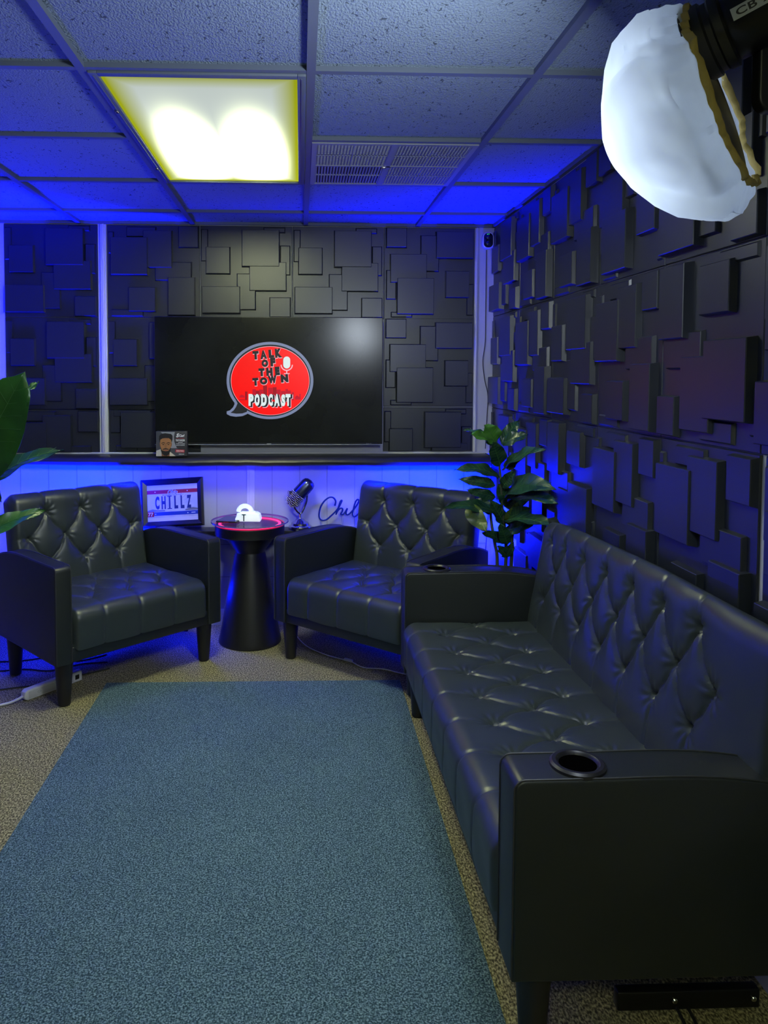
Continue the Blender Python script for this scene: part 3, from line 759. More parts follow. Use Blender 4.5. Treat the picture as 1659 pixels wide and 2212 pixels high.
# ---------------------------------------------------------------- framed licence plate
ang = math.radians(3); fr = empty('picture_frame', (-.690, 4.185, .564)); fr.rotation_euler = (math.radians(-9), math.radians(-4.0), math.radians(-6))
FW, FH = .345, .262
b = MB()
def ring(mb, w, h, t, y0, y1, mi=0):
    o_ = [(-w/2, 0), (w/2, 0), (w/2, h), (-w/2, h)]; i_ = [(-w/2+t, t), (w/2-t, t), (w/2-t, h-t), (-w/2+t, h-t)]
    m_ = [(-w/2+t*.35, t*.35), (w/2-t*.35, t*.35), (w/2-t*.35, h-t*.35), (-w/2+t*.35, h-t*.35)]
    vs = [(x, y1, z) for x, z in o_]+[(x, y0+.006, z) for x, z in o_]+[(x, y0, z) for x, z in m_]+[(x, y0+.010, z) for x, z in i_]+[(x, y1, z) for x, z in i_]
    fs = []
    for k in range(5):
        for j in range(4): fs.append((k*4+j, k*4+(j+1) % 4, ((k+1) % 5)*4+(j+1) % 4, ((k+1) % 5)*4+j))
    mb.add(vs, fs, mi)
ring(b, FW, FH, .033, -.012, .008); b.build('frame', M['frame'], fr, smooth=20)
b = MB(); b.box(-FW/2+.03, FW/2-.03, .000, .004, .03, FH-.03); b.build('backing_board', M['paper'], fr, smooth=0)
def fz(u, v): return (-FW/2+.033+u*(FW-.066), FH-.033-v*(FH-.066))
def fp(mb, pts, k, mi=0): flat(mb, [fz(*p) for p in pts], -.0002-.0003*k, mi, .0001)
pl = MB()
fp(pl, [(.0, .13), (1, .13), (1, .90), (.0, .90)], 1, 0); fp(pl, [(.0, .14), (1, .14), (1, .245), (0, .245)], 2, 1)
fp(pl, [(.12, .745), (1, .745), (1, .845), (.12, .845)], 2, 2); fp(pl, [(0, .73), (.13, .73), (.13, .87), (0, .87)], 3, 1)
for (u, v_) in ((.16, .19), (.80, .19), (.16, .80), (.80, .80)): fp(pl, [(u+.011*math.cos(a), v_+.015*math.sin(a)) for a in [2*PI*i/12 for i in range(12)]], 4, 3)
fp(pl, [(.87, .785), (.95, .785), (.95, .805), (.87, .805)], 4, 3)
for i in range(9):
    a_ = math.radians(195+i*19); u0, v0 = .58, .56
    fp(pl, [(u0+.10*math.cos(a_), v0+.14*math.sin(a_)), (u0+.30*math.cos(a_), v0+.34*math.sin(a_)), (u0+.30*math.cos(a_)+.006, v0+.34*math.sin(a_)+.004)], 2, 4)
fp(pl, [(0, .70), (.1, .66), (.2, .69), (.35, .70), (.35, .73), (0, .73)], 2, 4); fp(pl, [(.75, .70), (.9, .65), (1, .68), (1, .73), (.75, .73)], 2, 4)
pl = pl.build('licence_plate', [M['plate'], M['plate_red'], M['plate_blue'], M['white_ink'], M['grey_ink']], fr, smooth=0)
tx = MB()
def ftxt(s_, u, v_, wu, hv, mi, bold=.02, shear=0, k=5):
    x, z = fz(u, v_); put_text(tx, s_, x, z, -.0004-.0003*k, 1, wu*(FW-.066), hv*(FH-.066), bold, 0, shear, mi, ext=.0001)
for ch, u, w_ in (('C', .20, .085), ('H', .325, .085), ('I', .445, .03), ('L', .575, .075), ('L', .70, .075), ('Z', .83, .09)): ftxt(ch, u, .49, w_, .36, 0, .055)
for v_ in (.318, .662): fp(tx, [(.40, v_-.012), (.49, v_-.012), (.49, v_+.012), (.40, v_+.012)], 5, 0)
ftxt('Ohio', .51, .205, .20, .13, 2, .06, .4, 5); ftxt('Ohio', .51, .205, .18, .12, 1, .01, .4, 6); ftxt('Birthplace of Aviation', .51, .285, .42, .035, 1, .01, .3); ftxt('77', .062, .80, .10, .10, 2, .02)
tx.build('plate_lettering', [M['navy'], M['plate_blue'], M['white_ink']], pl, smooth=0)
b = MB(); b.prism([(0.008, .0), (.06, -.0), (.01, .2)], -.02, .02, 'x', 0); 
tag(fr, 'black picture frame holding an Ohio licence plate reading CHILLZ', 'picture frame')

# ---------------------------------------------------------------- round side table
tb = empty('side_table', (-.263, 3.995, 0))
b = MB(); b.lathe([(.160, 0), (.163, .004), (.163, .012), (.158, .03), (.083, .455), (.078, .475)], 0, 0, 64); b.build('base', M['black'], tb)
b = MB(); b.lathe([(.078, .470), (.080, .480), (.128, .548), (.133, .556), (.176, .562), (.180, .566), (.180, .612), (.176, .616)], 0, 0, 64); b.build('bowl', M['black'], tb)
def ringmesh(r0, r1, z, th=.004, n=72):
    m = MB(); m.lathe([(r0, z), (r1, z), (r1, z+th), (r0, z+th), (r0, z)], 0, 0, n, caps=False); return m
b = ringmesh(.150, .162, .617, .004); b.v = b.v; b.build('light_ring', M['tube'], tb, smooth=0)
b = MB(); b.lathe([(.1785, .6155), (.1795, .617), (.1795, .620), (.1785, .6215)], 0, 0, 72, caps=False)
b.build('lower_light_ring', mat('rim_glow', (.2, 0, .05), .3, emit=(1, .02, .12), es=.5), tb)
m = mat('smoked_glass', (.10, .08, .18), .06, trans=.0, spec=.6)
b = MB(); b.lathe([(.146, .6165), (0, .6166)], 0, 0, 64); b.build('inner_disc', mat('violet_disc', (.03, .02, .08), .25), tb)
gl = bpy.data.materials.new('clear_glass'); gl.use_nodes = True; nt = gl.node_tree; nt.nodes.clear()
o_ = nt.nodes.new('ShaderNodeOutputMaterial'); t_ = nt.nodes.new('ShaderNodeBsdfTransparent'); g_ = nt.nodes.new('ShaderNodeBsdfGlossy'); x_ = nt.nodes.new('ShaderNodeMixShader'); fz_ = nt.nodes.new('ShaderNodeFresnel')
g_.inputs['Roughness'].default_value = .04; t_.inputs[0].default_value = (.92, .88, .95, 1); fz_.inputs[0].default_value = 1.45
x_.inputs[0].default_value = .07; nt.links.new(t_.outputs[0], x_.inputs[1]); nt.links.new(g_.outputs[0], x_.inputs[2]); nt.links.new(x_.outputs[0], o_.inputs[0])
b = MB(); b.lathe([(0, .628), (.198, .628), (.2005, .630), (.2005, .634), (.198, .636), (0, .636)], 0, 0, 80); b.build('glass_top', gl, tb)
b = ringmesh(.1975, .2012, .6285, .007, 80); b.build('glass_edge', mat('glass_rim', (.18, .15, .35), .15, coat=.5), tb, smooth=30)
tag(tb, 'round black hourglass side table with a glowing pink ring under its glass top', 'side table')
# things on the table
tab = empty('tablet', (-.36, 3.98, .637), math.radians(-14))
b = MB(); b.box(-.055, .055, -.075, .075, 0, .009, .003); o2 = b.build('case', M['black'], tab)
b = MB(); b.box(-.051, .051, -.071, .071, .0088, .0098); b.build('screen', mat('navy_glass', (.004, .006, .05), .12), tab, smooth=0)
b = MB(); b.tube([(.0+.013*math.cos(a), -.0755, .0045+.0025*math.sin(a)) for a in [2*PI*i/16 for i in range(16)]], .0007, 6, closed=True); b.build('emblem', M['plate_red'], tab)
tag(tab, 'dark flat tablet lying on the left of the round glass table', 'tablet')
wg = empty('white_gadget', (-.268, 3.965, .637), math.radians(-6))
wm = mat('glossy_white', (.85, .9, .9), .25, emit=(.75, .95, 1), es=.55)
b = MB(); b.prism([(-.062, .0), (.062, .0), (.066, .012), (.060, .036), (.045, .046), (-.035, .046), (-.055, .036), (-.066, .012)], -.030, .034, 'y', .008); b.build('housing', wm, wg)
b = MB(); b.tube([(-.028+.034*math.cos(a), .055+.0*math.sin(a), .038+.030*math.sin(a)) for a in [PI*i/12 for i in range(13)]], .012, 10)
b.box(-.07, .02, .040, .068, 0, .03, .006); b.build('handle', wm, wg)
b = MB(); b.box(-.022, -.016, -.0315, -.029, .004, .040); b.box(-.03, -.008, -.0315, -.029, .034, .039); b.build('seam', mat('teal_mark', (.01, .06, .1), .4), wg, smooth=0)
b = MB(); b.lathe([(0, .047), (.017, .047), (.019, .049), (.017, .051), (0, .051)], .018, .0, 24); b.build('button', wm, wg)
tag(wg, 'glossy white gadget glowing on the round glass table beside the tablet', 'gadget')

# ---------------------------------------------------------------- retro microphone
mc = empty('microphone', (-.002, 4.183, .5505))
b = MB(); b.lathe([(.064, 0), (.065, .006), (.062, .018), (.050, .023), (.048, .034), (.032, .044), (.022, .054), (.009, .058), (.007, .064), (.007, .085)], 0, 0, 48); b.build('base', M['chrome'], mc)
ax = Vector((.112, .0, .125)).normalized(); pc = Vector((-.006, -.012, .193))
def along(t, r, ph):
    u = Vector((0, 1, 0)); v_ = ax.cross(u); return pc+ax*t+u*(r*math.cos(ph))+v_*(r*math.sin(ph))
def capsule(t0, t1, r, endr, n=32, m_=6):
    vs = []; prof = []
    for i in range(m_+1):
        a = PI/2*i/m_; prof.append((t0+endr*(1-math.sin(PI/2-a) if 0 else 1-math.cos(PI/2-a)), r-endr+endr*math.sin(a) if r > endr else r*math.sin(a)))
    return prof
mt4 = Matrix.Translation(pc) @ ax.to_track_quat('Z', 'Y').to_matrix().to_4x4()
b = MB(); b.lathe([(0, .100), (.022, .096), (.033, .087), (.0385, .072), (.0395, .01), (.0395, .0)], 0, 0, 40, mat4=mt4)
b.build('upper_housing', M['bluechrome'], mc)
b = MB(); b.lathe([(.0395, .0), (.0395, -.040), (.037, -.055), (.030, -.067), (.017, -.076), (0, -.079)], 0, 0, 40, mat4=mt4)
b.build('inner_mesh', mat('mic_dark_mesh', (.03, .03, .035), .4, .8), mc)
g = MB()
for i in range(9):
    t = -.004-.0092*i; r = .0405 if t > -.045 else max(.010, .0405*math.sqrt(max(0, 1-((-t-.045)/.036)**2)))
    k = max(5, int(2*PI*r/.0105))
    for j in range(k):
        ph = 2*PI*(j+.5*(i % 2))/k
        cpt = mt4 @ Vector((r*math.cos(ph), r*math.sin(ph), t)); nn = (mt4.to_3x3() @ Vector((math.cos(ph), math.sin(ph), -.1 if t > -.05 else -1.2))).normalized()
        bm = bmesh.new(); bmesh.ops.create_icosphere(bm, subdivisions=1, radius=.0050)
        for v_ in bm.verts: v_.co = cpt+v_.co
        g.bm(bm)
g.build('grille', M['chrome'], mc, smooth=80)
b = MB(); pv = pc; w_ = .050
pts = [pv+Vector((-.0, -w_, .012)), pv+Vector((-.0, -w_, -.02)), pv+Vector((.004, -w_*.8, -.055)), Vector((.0, 0, .082)), pv+Vector((.004, w_*.8, -.055)), pv+Vector((0, w_, -.02)), pv+Vector((0, w_, .012))]
rz = Matrix.Rotation(math.radians(-62), 3, 'Z'); pts = [Vector((pc.x, pc.y, 0))+rz @ (p-Vector((pc.x, pc.y, 0))) if i != 3 else p for i, p in enumerate(pts)]
b.tube(pts, .0055, 8, smooth=6); b.build('yoke', M['chrome'], mc)
for s_ in (0, 6):
    q = pts[s_]; d_ = (q-pc); d_.z = 0; d_.normalize(); b = MB(); b.tube([q-d_*.006, q+d_*.012], .009, 16); b.tube([q+d_*.012, q+d_*.015], .012, 12); b.build('knob', M['chrome'], mc)
tag(mc, 'silver retro pill microphone tilted on a round chrome stand behind the side table', 'microphone')

# ---------------------------------------------------------------- neon sign
ns = empty('neon_sign', (.25, 4.215, .5505))
def nz(cx, cy): q = at(440+cx/4.608, 1010+cy/4.608, 4.215); return (q.x-.25, 0, q.z-.5505)
st = [[(1306, 380), (1314, 335), (1290, 300), (1250, 298), (1205, 330), (1168, 385), (1150, 450), (1152, 500), (1178, 525), (1222, 518), (1268, 480), (1310, 440), (1345, 395), (1372, 340), (1374, 326), (1360, 340), (1340, 400), (1316, 468)],
      [(1316, 468), (1335, 430), (1362, 406), (1382, 410), (1380, 435), (1366, 460), (1378, 468), (1400, 455), (1425, 415), (1430, 405)],
      [(1430, 405), (1418, 445), (1424, 468), (1448, 462), (1490, 420), (1530, 365), (1545, 330), (1532, 318), (1510, 345), (1492, 410), (1482, 465), (1498, 488), (1530, 470), (1580, 415), (1610, 370), (1618, 335), (1604, 322), (1585, 345), (1568, 410), (1560, 465), (1574, 486), (1600, 475)]]
for s_ in st:
    b = MB(); b.tube([nz(*p) for p in s_], .0046, 8, smooth=6); b.build('tube_lettering', M['neon'], ns)
b = MB()
for s_ in st: b.tube([(p[0]+.0025, .005, p[2]+.0015) for p in [nz(*q) for q in s_]], .0034, 8, smooth=6)
b.build('pale_backing', mat('pale_acrylic', (.45, .5, .75), .3), ns)
b = MB(); b.box(-.12, -.045, -.014, .016, 0, .006, .002); b.box(-.05, .09, -.002, .004, .001, .006); q = nz(1385, 462); b.box(q[0]-.004, q[0]+.004, .000, .008, .004, q[2], 0); q = nz(1175, 520); b.box(q[0]-.004, q[0]+.004, 0, .008, .0, q[2]+.004)
b.build('stand', mat('clear_acrylic', (.35, .37, .55), .2), ns)
tag(ns, 'unlit blue script sign starting Chil, half hidden behind the right armchair', 'sign')

# ---------------------------------------------------------------- camera on the wall with its cable
sg = empty('security_camera', (1.022, YW, 2.126))
b = MB()
def rrect(w_, h_, r_, n=6):
    p = []
    for (sx, sy, a0) in ((1, 1, 0), (-1, 1, 90), (-1, -1, 180), (1, -1, 270)):
        for i in range(n+1): a = math.radians(a0+90*i/n); p.append((sx*(w_/2-r_)+r_*math.cos(a), sy*(h_/2-r_)+r_*math.sin(a)))
    return p
b.prism(rrect(.062, .088, .026), -.040, -.006, 'y', .005); b.build('shell', M['white'], sg)
b = MB(); b.prism(rrect(.050, .078, .021), -.0425, -.038, 'y', .001); fc = b.build('face', mat('gloss_black', (.006, .008, .01), .08), sg)
for z, r_ in ((.016, .012), (-.017, .014)):
    b = MB(); b.lathe([(r_, 0), (r_, .002), (r_*.8, .004), (r_*.4, .005), (0, .0055)], 0, 0, 24, mat4=Matrix.Translation((0, -.042, z)) @ Matrix.Rotation(PI/2, 4, 'X')); b.build('lens', mat('lens_glass', (.01, .02, .03), .05, coat=1), fc)
b = MB(); b.box(-.008, -.004, -.0432, -.042, .031, .034); b.box(.000, .004, -.0432, -.042, .032, .035); b.build('indicator', mat('green_led', (0, .1, .03), .3, emit=(.05, 1, .4), es=1.2), fc, smooth=0)
b = MB(); b.lathe([(.012, 0), (.012, .006), (.006, .008), (.006, .012)], 0, 0, 16, mat4=Matrix.Translation((0, 0, 0)) @ Matrix.Rotation(PI/2, 4, 'X')); b.build('wall_mount', M['white'], sg)
tag(sg, 'small white security camera with a glossy black face high in the corner', 'camera')
def wallp(px, py, Y=YW-.004): return at(px, py, Y)
b = MB(); b.tube([wallp(*p) for p in [(1051, 540), (1050, 600), (1049, 680), (1048, 740), (1043, 780), (1047, 820), (1054, 855), (1052, 900), (1049, 960), (1048, 978)]]+[Vector((1.02, 4.10, .958)), Vector((1.022, 4.085, .93)), Vector((1.02, 4.09, .8)), Vector((1.01, 4.15, .4))], .0022, 6, smooth=5)
tag(b.build('camera_cable', M['blackcable']), 'thin dark cable hanging down the wall from the security camera', 'cable')

# ---------------------------------------------------------------- cables and power strip on the floor
b = MB(); pp = [(-.09, 4.2, .004), (-.05, 4.13, .003)]+[(x, y, .003) for x, y in [(-.037, 4.108), (.027, 3.907), (.118, 3.78), (.217, 3.697), (.249, 3.672), (.3, 3.599), (.396, 3.574), (.483, 3.515), (.56, 3.50)]]
cb = empty('lamp_cord', (.233, 3.684, 0))
b.tube([(x-.233, y-3.684, z) for x, y, z in pp], .0026, 8, smooth=6); b.build('wire', M['cable'], cb)
b = MB(); b.box(-.024, .024, -.008, .008, .001, .013, .004); q = b.build('inline_switch', M['white'], cb); q.rotation_euler = (0, 0, math.radians(-38))
tag(cb, 'thin white cord with inline switch on the carpet under the right armchair', 'cord')
ps = empty('power_strip', (-1.093, 3.385, 0), math.atan2(3.493-3.275, -1.008+1.177)); L2 = .145
b = MB(); b.prism([(-L2, .020), (-L2+.004, .008), (-L2+.016, .001), (L2, .001), (L2, .046), (-L2+.016, .046), (-L2+.004, .038)], -.016, .016, 'y', .004); bd = b.build('housing', M['white'], ps)
b = MB(); b.prism([(-.125, .008), (.10, .008), (.10, .038), (-.125, .038)], -.0172, -.0155, 'y', .0005); b.build('face_plate', mat('cream_plastic', (.6, .6, .56), .45), ps)
b = MB(); b.box(.108, .128, -.0178, -.0158, .014, .034); b.build('socket', M['black'], ps, smooth=0)
b = MB(); b.tube([(-.075+.008*math.cos(a)*1.0, -.0172, .024+.004*math.sin(a)) for a in [2*PI*i/14 for i in range(14)]], .0006, 5, closed=True); b.build('mark', M['grey_ink'], ps)
ca, sa = math.cos(ps.rotation_euler.z), math.sin(ps.rotation_euler.z)
b = MB(); b.tube([(-.145, 0, .020), (-.165, .0, .016), (-.20, .012, .008), (-.26, .03, .007), (-.40, .03, .007), (-.6, -.03, .007)], .0055, 10, smooth=6); b.build('cord', M['cable'], ps)
tag(ps, 'white power strip on its side behind the front leg of the left armchair', 'power strip')
for i, (lab, pts) in enumerate([('black cable on the carpet under the left armchair, nearest the power strip', [(-1.5, 3.32), (-1.28, 3.40), (-1.14, 3.44), (-1.03, 3.53), (-.9, 3.62)]),
                                ('black cable curving on the floor under the left armchair, middle one', [(-1.5, 3.58), (-1.30, 3.62), (-1.17, 3.60), (-1.05, 3.68), (-.93, 3.70)]),
                                ('black cable on the floor under the left armchair, nearest the wall', [(-1.5, 3.72), (-1.35, 3.73), (-1.2, 3.78), (-1.08, 3.72), (-.96, 3.80)])]):
    b = MB(); b.tube([(x, y, .004) for x, y in pts], .0035, 7, smooth=6); tag(b.build('black_cable', M['blackcable']), lab, 'cable', 'black cables under the left armchair')

# ---------------------------------------------------------------- plants
def leaf(parent, base, tip, width, normal, mt, droop=.03, fold=.25, curl=0.0, wave=.006, name='leaf', shape=1.0, vein=True):
    base = Vector(base); tip = Vector(tip); d = tip-base; L = d.length; t = d.normalized(); nrm = Vector(normal); side = t.cross(nrm)
    if side.length < 1e-3: side = t.cross(Vector((0, 0, 1)))
    side.normalize(); up = side.cross(t).normalized()
    nu, nv = 18, 10; vs = []; mid = []
    sd = random.random()*6
    for i in range(nu+1):
        a = i/nu; wd = width*.5*(math.sin(PI*min(1, a**.85))**(.62*shape))*(1-.25*a)+.0012
        if a > .9: wd *= (1-a)/.1*.8+.2*(1-a)/.1+.02
        c = base+t*(L*a)+up*(droop*4*a*(1-a))+up*(-curl*a*a)
        mid.append(c)
        for j in range(nv+1):
            s_ = j/nv*2-1
            z = fold*abs(s_)*wd+wave*math.sin(a*15+sd+s_*2)*abs(s_)+.0012*math.cos(a*60-abs(s_)*9)
            vs.append(c+side*(s_*wd)+up*z)
    fs = []; k = nv+1
    for i in range(nu):
        for j in range(nv): fs.append((i*k+j, i*k+j+1, (i+1)*k+j+1, (i+1)*k+j))
    n0 = len(vs); vs2 = [Vector(v_)-up*.0010 for v_ in vs]
    fs2 = [tuple(n0+q for q in f[::-1]) for f in fs]
    # rim
    rim = [j for j in range(k)]+[i*k+nv for i in range(1, nu+1)]+[nu*k+j for j in range(nv-1, -1, -1)]+[i*k for i in range(nu-1, 0, -1)]
    fr_ = [(rim[i], n0+rim[i], n0+rim[(i+1) % len(rim)], rim[(i+1) % len(rim)]) for i in range(len(rim))]
    b = MB(); b.add(vs+vs2, fs+fs2+fr_)
    o = b.build(name, mt, parent, smooth=80)
    if vein:
        b = MB(); b.tube([m_+up*.0012 for m_ in mid[:-1]], .0012, 5, radii=[.0016*(1-i/nu*.8) for i in range(nu)])
        for i in range(3, nu-2, 2):
            a = i/nu; wd = width*.5*(math.sin(PI*min(1, a**.85))**(.62*shape))*(1-.25*a)
            for s_ in (-1, 1):
                j2 = i+2; c2 = mid[min(j2, nu)]
                b.tube([mid[i]+up*.0013, (mid[i]+c2)/2+side*(s_*wd*.4)+up*(fold*.4*wd+.002), c2+side*(s_*wd*.8)+up*(fold*.8*wd+.002)], .0006, 4)
        b.build('vein', M['vein'], o)
    return o
# right plant, standing in the corner gap behind the sofa arm
pb = Vector((.868, 3.315, 0)); pt = empty('potted_plant', pb)
b = MB(); b.lathe([(.075, 0), (.085, .006), (.105, .20), (.110, .205), (.110, .222), (.100, .222), (.098, .19), (.0, .19)], 0, 0, 40); b.build('pot', M['pot'], pt)
b = MB(); b.lathe([(.097, .185), (.09, .198), (.0, .205)], 0, 0, 30); b.build('soil', M['soil'], pt)
def LP(px, py, Y): return at(px, py, Y)-pb
st1 = [Vector((.0, 0, .2)), LP(1092, 1222, 3.315), LP(1092, 1160, 3.31), LP(1084, 1090, 3.30), LP(1082, 1040, 3.30), LP(1078, 1000, 3.30), LP(1076, 965, 3.30)]
st2 = [Vector((-.02, .01, .2)), LP(1074, 1222, 3.33), LP(1068, 1170, 3.33), LP(1060, 1115, 3.34), LP(1062, 1070, 3.33)]
st3 = [Vector((.02, -.01, .2)), LP(1104, 1222, 3.30), LP(1106, 1160, 3.28), LP(1112, 1100, 3.26), LP(1110, 1050, 3.25)]
for s_ in (st1, st2, st3): b = MB(); b.tube(s_, .007, 8, smooth=5, radii=[.009, .008, .0075, .0065, .0055, .0045, .003][:len(s_)]); b.build('stem', M['stem'], pt)
VN = Vector((0, -1, .35))
LV = [  # base px, tip px, base Y, tip Y, width, normal, material, droop
 ((1072, 955), (1046, 918), 3.30, 3.27, .085, (.1, -1, .2), 'leaf_light', .004), ((1072, 955), (1017, 938), 3.30, 3.22, .062, (0, -1, .9), 'leaf_light', .006),
 ((1068, 958), (1002, 927), 3.32, 3.36, .045, (0, -.6, 1), 'leaf', .012), ((1083, 955), (1121, 908), 3.30, 3.34, .055, (-.4, -1, .2), 'leaf', .004),
 ((1084, 960), (1141, 938), 3.30, 3.24, .060, (-.1, -1, .8), 'leaf', .010), ((1081, 1004), (1065, 955), 3.30, 3.24, .075, (0, -1, .2), 'leaf', -.004),
 ((1086, 1015), (1175, 968), 3.30, 3.06, .072, (-.2, -.8, .8), 'leaf', .020), ((1092, 1012), (1130, 978), 3.30, 3.20, .050, (-.5, -1, .3), 'leaf_olive', .004),
 ((1078, 1032), (984, 1012), 3.30, 3.24, .060, (0, -.9, .9), 'leaf', .028), ((1070, 1048), (990, 1035), 3.31, 3.30, .048, (0, -1, .4), 'leaf', .010),
 ((1086, 1052), (1112, 1018), 3.28, 3.18, .052, (-.3, -1, .4), 'leaf', .004), ((1096, 1068), (1196, 1052), 3.28, 2.99, .110, (-.1, -1, .6), 'leaf', .040),
 ((1100, 1080), (1204, 1085), 3.28, 2.97, .085, (.1, -1, .5), 'leaf', .030), ((1078, 1110), (962, 1093), 3.31, 3.16, .062, (.05, -.8, .8), 'leaf', .026),
 ((1070, 1075), (1008, 1058), 3.33, 3.30, .045, (.0, -1, .3), 'leaf', .008), ((1010, 1092), (1052, 1148), 3.24, 3.14, .070, (-.3, -1, .3), 'leaf_olive', -.006),
 ((1096, 1120), (1148, 1098), 3.28, 3.20, .062, (-.1, -1, .4), 'leaf', .006), ((1092, 1125), (1203, 1138), 3.28, 2.98, .075, (.1, -1, .7), 'leaf', .022),
 ((1094, 1148), (1160, 1125), 3.28, 3.17, .055, (-.2, -1, .5), 'leaf', .008), ((1088, 1130), (1058, 1080), 3.31, 3.28, .060, (.3, -1, .2), 'leaf', .006),
 ((1086, 1170), (1042, 1150), 3.31, 3.24, .048, (0, -1, .6), 'leaf', .010), ((1096, 1175), (1080, 1130), 3.27, 3.22, .052, (-.1, -1, .1), 'leaf', .004),
 ((1094, 1200), (1110, 1172), 3.29, 3.25, .036, (-.3, -1, .2), 'leaf', .004), ((1094, 1200), (1074, 1180), 3.30, 3.26, .040, (.1, -1, .3), 'leaf', .004),
 ((1090, 1095), (1150, 1060), 3.32, 3.38, .07, (-.2, -1, .2), 'leaf', .01), ((1062, 1110), (1030, 1075), 3.34, 3.38, .06, (.2, -1, .2), 'leaf', .01),
 ((1100, 1090), (1075, 1045), 3.31, 3.30, .07, (.1, -1, .1), 'leaf', .006), ((1100, 1135), (1120, 1085), 3.30, 3.24, .07, (-.1, -1, .1), 'leaf_olive', .006)]
for (b0, t0, y0, y1, wd, nm, mt_, dr) in LV:
    leaf(pt, LP(*b0, y0), LP(*t0, y1), wd*1.12, nm, M[mt_], dr, curl=abs(dr)*.3)
tag(pt, 'potted rubber plant with dark glossy leaves in the corner behind the sofa arm', 'plant')
# left plant, its pot outside the frame
pb = Vector((-1.22, 2.72, 0)); pt = empty('potted_plant', pb)
b = MB(); b.lathe([(.07, 0), (.08, .006), (.10, .20), (.105, .205), (.105, .222), (.095, .222), (.092, .19), (.0, .19)], 0, 0, 40); b.build('pot', M['pot'], pt)
for q in ([(0, 0, .2), (-.01, .01, .6), (.0, 0, 1.0), (.02, -.01, 1.22)], [(.02, .0, .2), (.03, .01, .5), (.06, .0, .8), (.10, 0, .93)]):
    b = MB(); b.tube([Vector(p) for p in q], .007, 8, smooth=5); b.build('stem', M['stem'], pt)
LV = [((-70, 1040), (52, 804), 2.70, 2.62, .230, (.25, -1, .15), 'leaf_big', .01, .8), ((-40, 1062), (133, 966), 2.70, 2.74, .085, (-.35, -.8, .75), 'leaf', .035, 1.0),
      ((30, 870), (84, 824), 2.86, 2.92, .034, (-.4, -1, .2), 'leaf_big', .004, 1.0), ((-60, 1175), (98, 1098), 2.75, 2.86, .072, (-.35, -1, .45), 'leaf_big', .030, 1.0),
      ((-40, 1020), (3, 1085), 2.78, 2.80, .05, (.2, -1, .1), 'leaf', .006, 1.0), ((-80, 1000), (-30, 1150), 2.7, 2.6, .09, (.2, -1, .3), 'leaf_big', .02, 1.0)]
for (b0, t0, y0, y1, wd, nm, mt_, dr, shp) in LV:
    leaf(pt, at(*b0, y0)-pb, at(*t0, y1)-pb, wd, nm, M[mt_], dr, curl=abs(dr)*.5, shape=shp)
tag(pt, 'large green leaves of a plant reaching in at the left picture edge', 'plant')

# ---------------------------------------------------------------- studio light
lc = at(1400, 290, 1.28)                                # centre of the dish
axd = Vector((-.72, .62, -.30)).normalized()            # where it shines
u_ = axd.cross(Vector((0, 0, 1))).normalized(); v_ = u_.cross(axd)
sl = empty('studio_light', (lc.x+.42, 1.30, 0)); org = Vector((lc.x+.42, 1.30, 0))
def DP(a, r, ph, sh=0): return lc-org+axd*a+(u_*math.cos(ph)+v_*math.sin(ph))*r+(v_*sh)
def dish(prof, n=144, wob=0.0, sub=4):
    m_ = MB(); vs = []; fs = []
    fine = []
    for i in range(len(prof)-1):
        for j in range(sub if wob else 1):
            t = j/(sub if wob else 1); fine.append(tuple(prof[i][q]*(1-t)+prof[i+1][q]*t for q in range(3)))
    fine.append(prof[-1])
    for i, (a, r, fo) in enumerate(fine):
        for k in range(n):
            ph = 2*PI*k/n
            seg = PI/4; pg = math.cos(seg/2)/math.cos((ph+.25) % seg-seg/2)
            q = DP(a, r*(1+(pg-.96)*(1.1 if a > -.07 else .4)*min(1, r/.12)), ph)
            if wob:
                rd = Vector(u_*math.cos(ph)+v_*math.sin(ph))
                nz_ = (.5-abs(noise.noise(q*7+Vector((3, 1, 7)))))*.046+(.4-abs(noise.noise(q*17)))*.020+(.3-abs(noise.noise(q*34)))*.005
                q = q+(rd*.75-axd*.5)*nz_*wob*min(1, r/.1)
                for pk, dp_ in ((.3, .010), (1.2, .014), (2.0, .009), (2.75, .015), (3.6, .010), (4.3, .016), (5.1, .011), (5.7, .013)):
                    dd = abs((ph+(a+.05)*3.5-pk+PI) % (2*PI)-PI); q = q-(rd*.6-axd*.3)*dp_*math.exp(-dd/.10)*min(1, max(0, (r-.04)/.08))
                q = q+rd*(fo*math.sin(ph*30+math.sin(ph*5)*3))
            vs.append(q)
    for i in range(len(fine)-1):
        for k in range(n): fs.append((i*n+k, i*n+(k+1) % n, (i+1)*n+(k+1) % n, (i+1)*n+k))
    m_.add(vs, fs); return m_
cloth = bpy.data.materials.new('white_diffuser_cloth'); cloth.use_nodes = True; nt = cloth.node_tree; nt.nodes.clear()
o_ = nt.nodes.new('ShaderNodeOutputMaterial'); d_ = nt.nodes.new('ShaderNodeBsdfPrincipled'); d_.inputs['Base Color'].default_value = (.60, .64, .70, 1); d_.inputs['Roughness'].default_value = .45
t_ = nt.nodes.new('ShaderNodeBsdfTranslucent'); t_.inputs[0].default_value = (.72, .80, .92, 1); x_ = nt.nodes.new('ShaderNodeMixShader'); x_.inputs[0].default_value = .42
nt.links.new(d_.outputs[0], x_.inputs[1]); nt.links.new(t_.outputs[0], x_.inputs[2]); nt.links.new(x_.outputs[0], o_.inputs[0])
RD = .168
prof = [(.070, .0005, 0), (.066, .03, 0), (.052, .07, 0), (.030, .108, 0), (.004, .138, 0), (-.026, .158, 0), (-.052, RD, 0), (-.072, RD*.965, .0008), (-.088, RD*.90, .0020), (-.100, RD*.84, .0032), (-.106, RD*.79, .0032)]
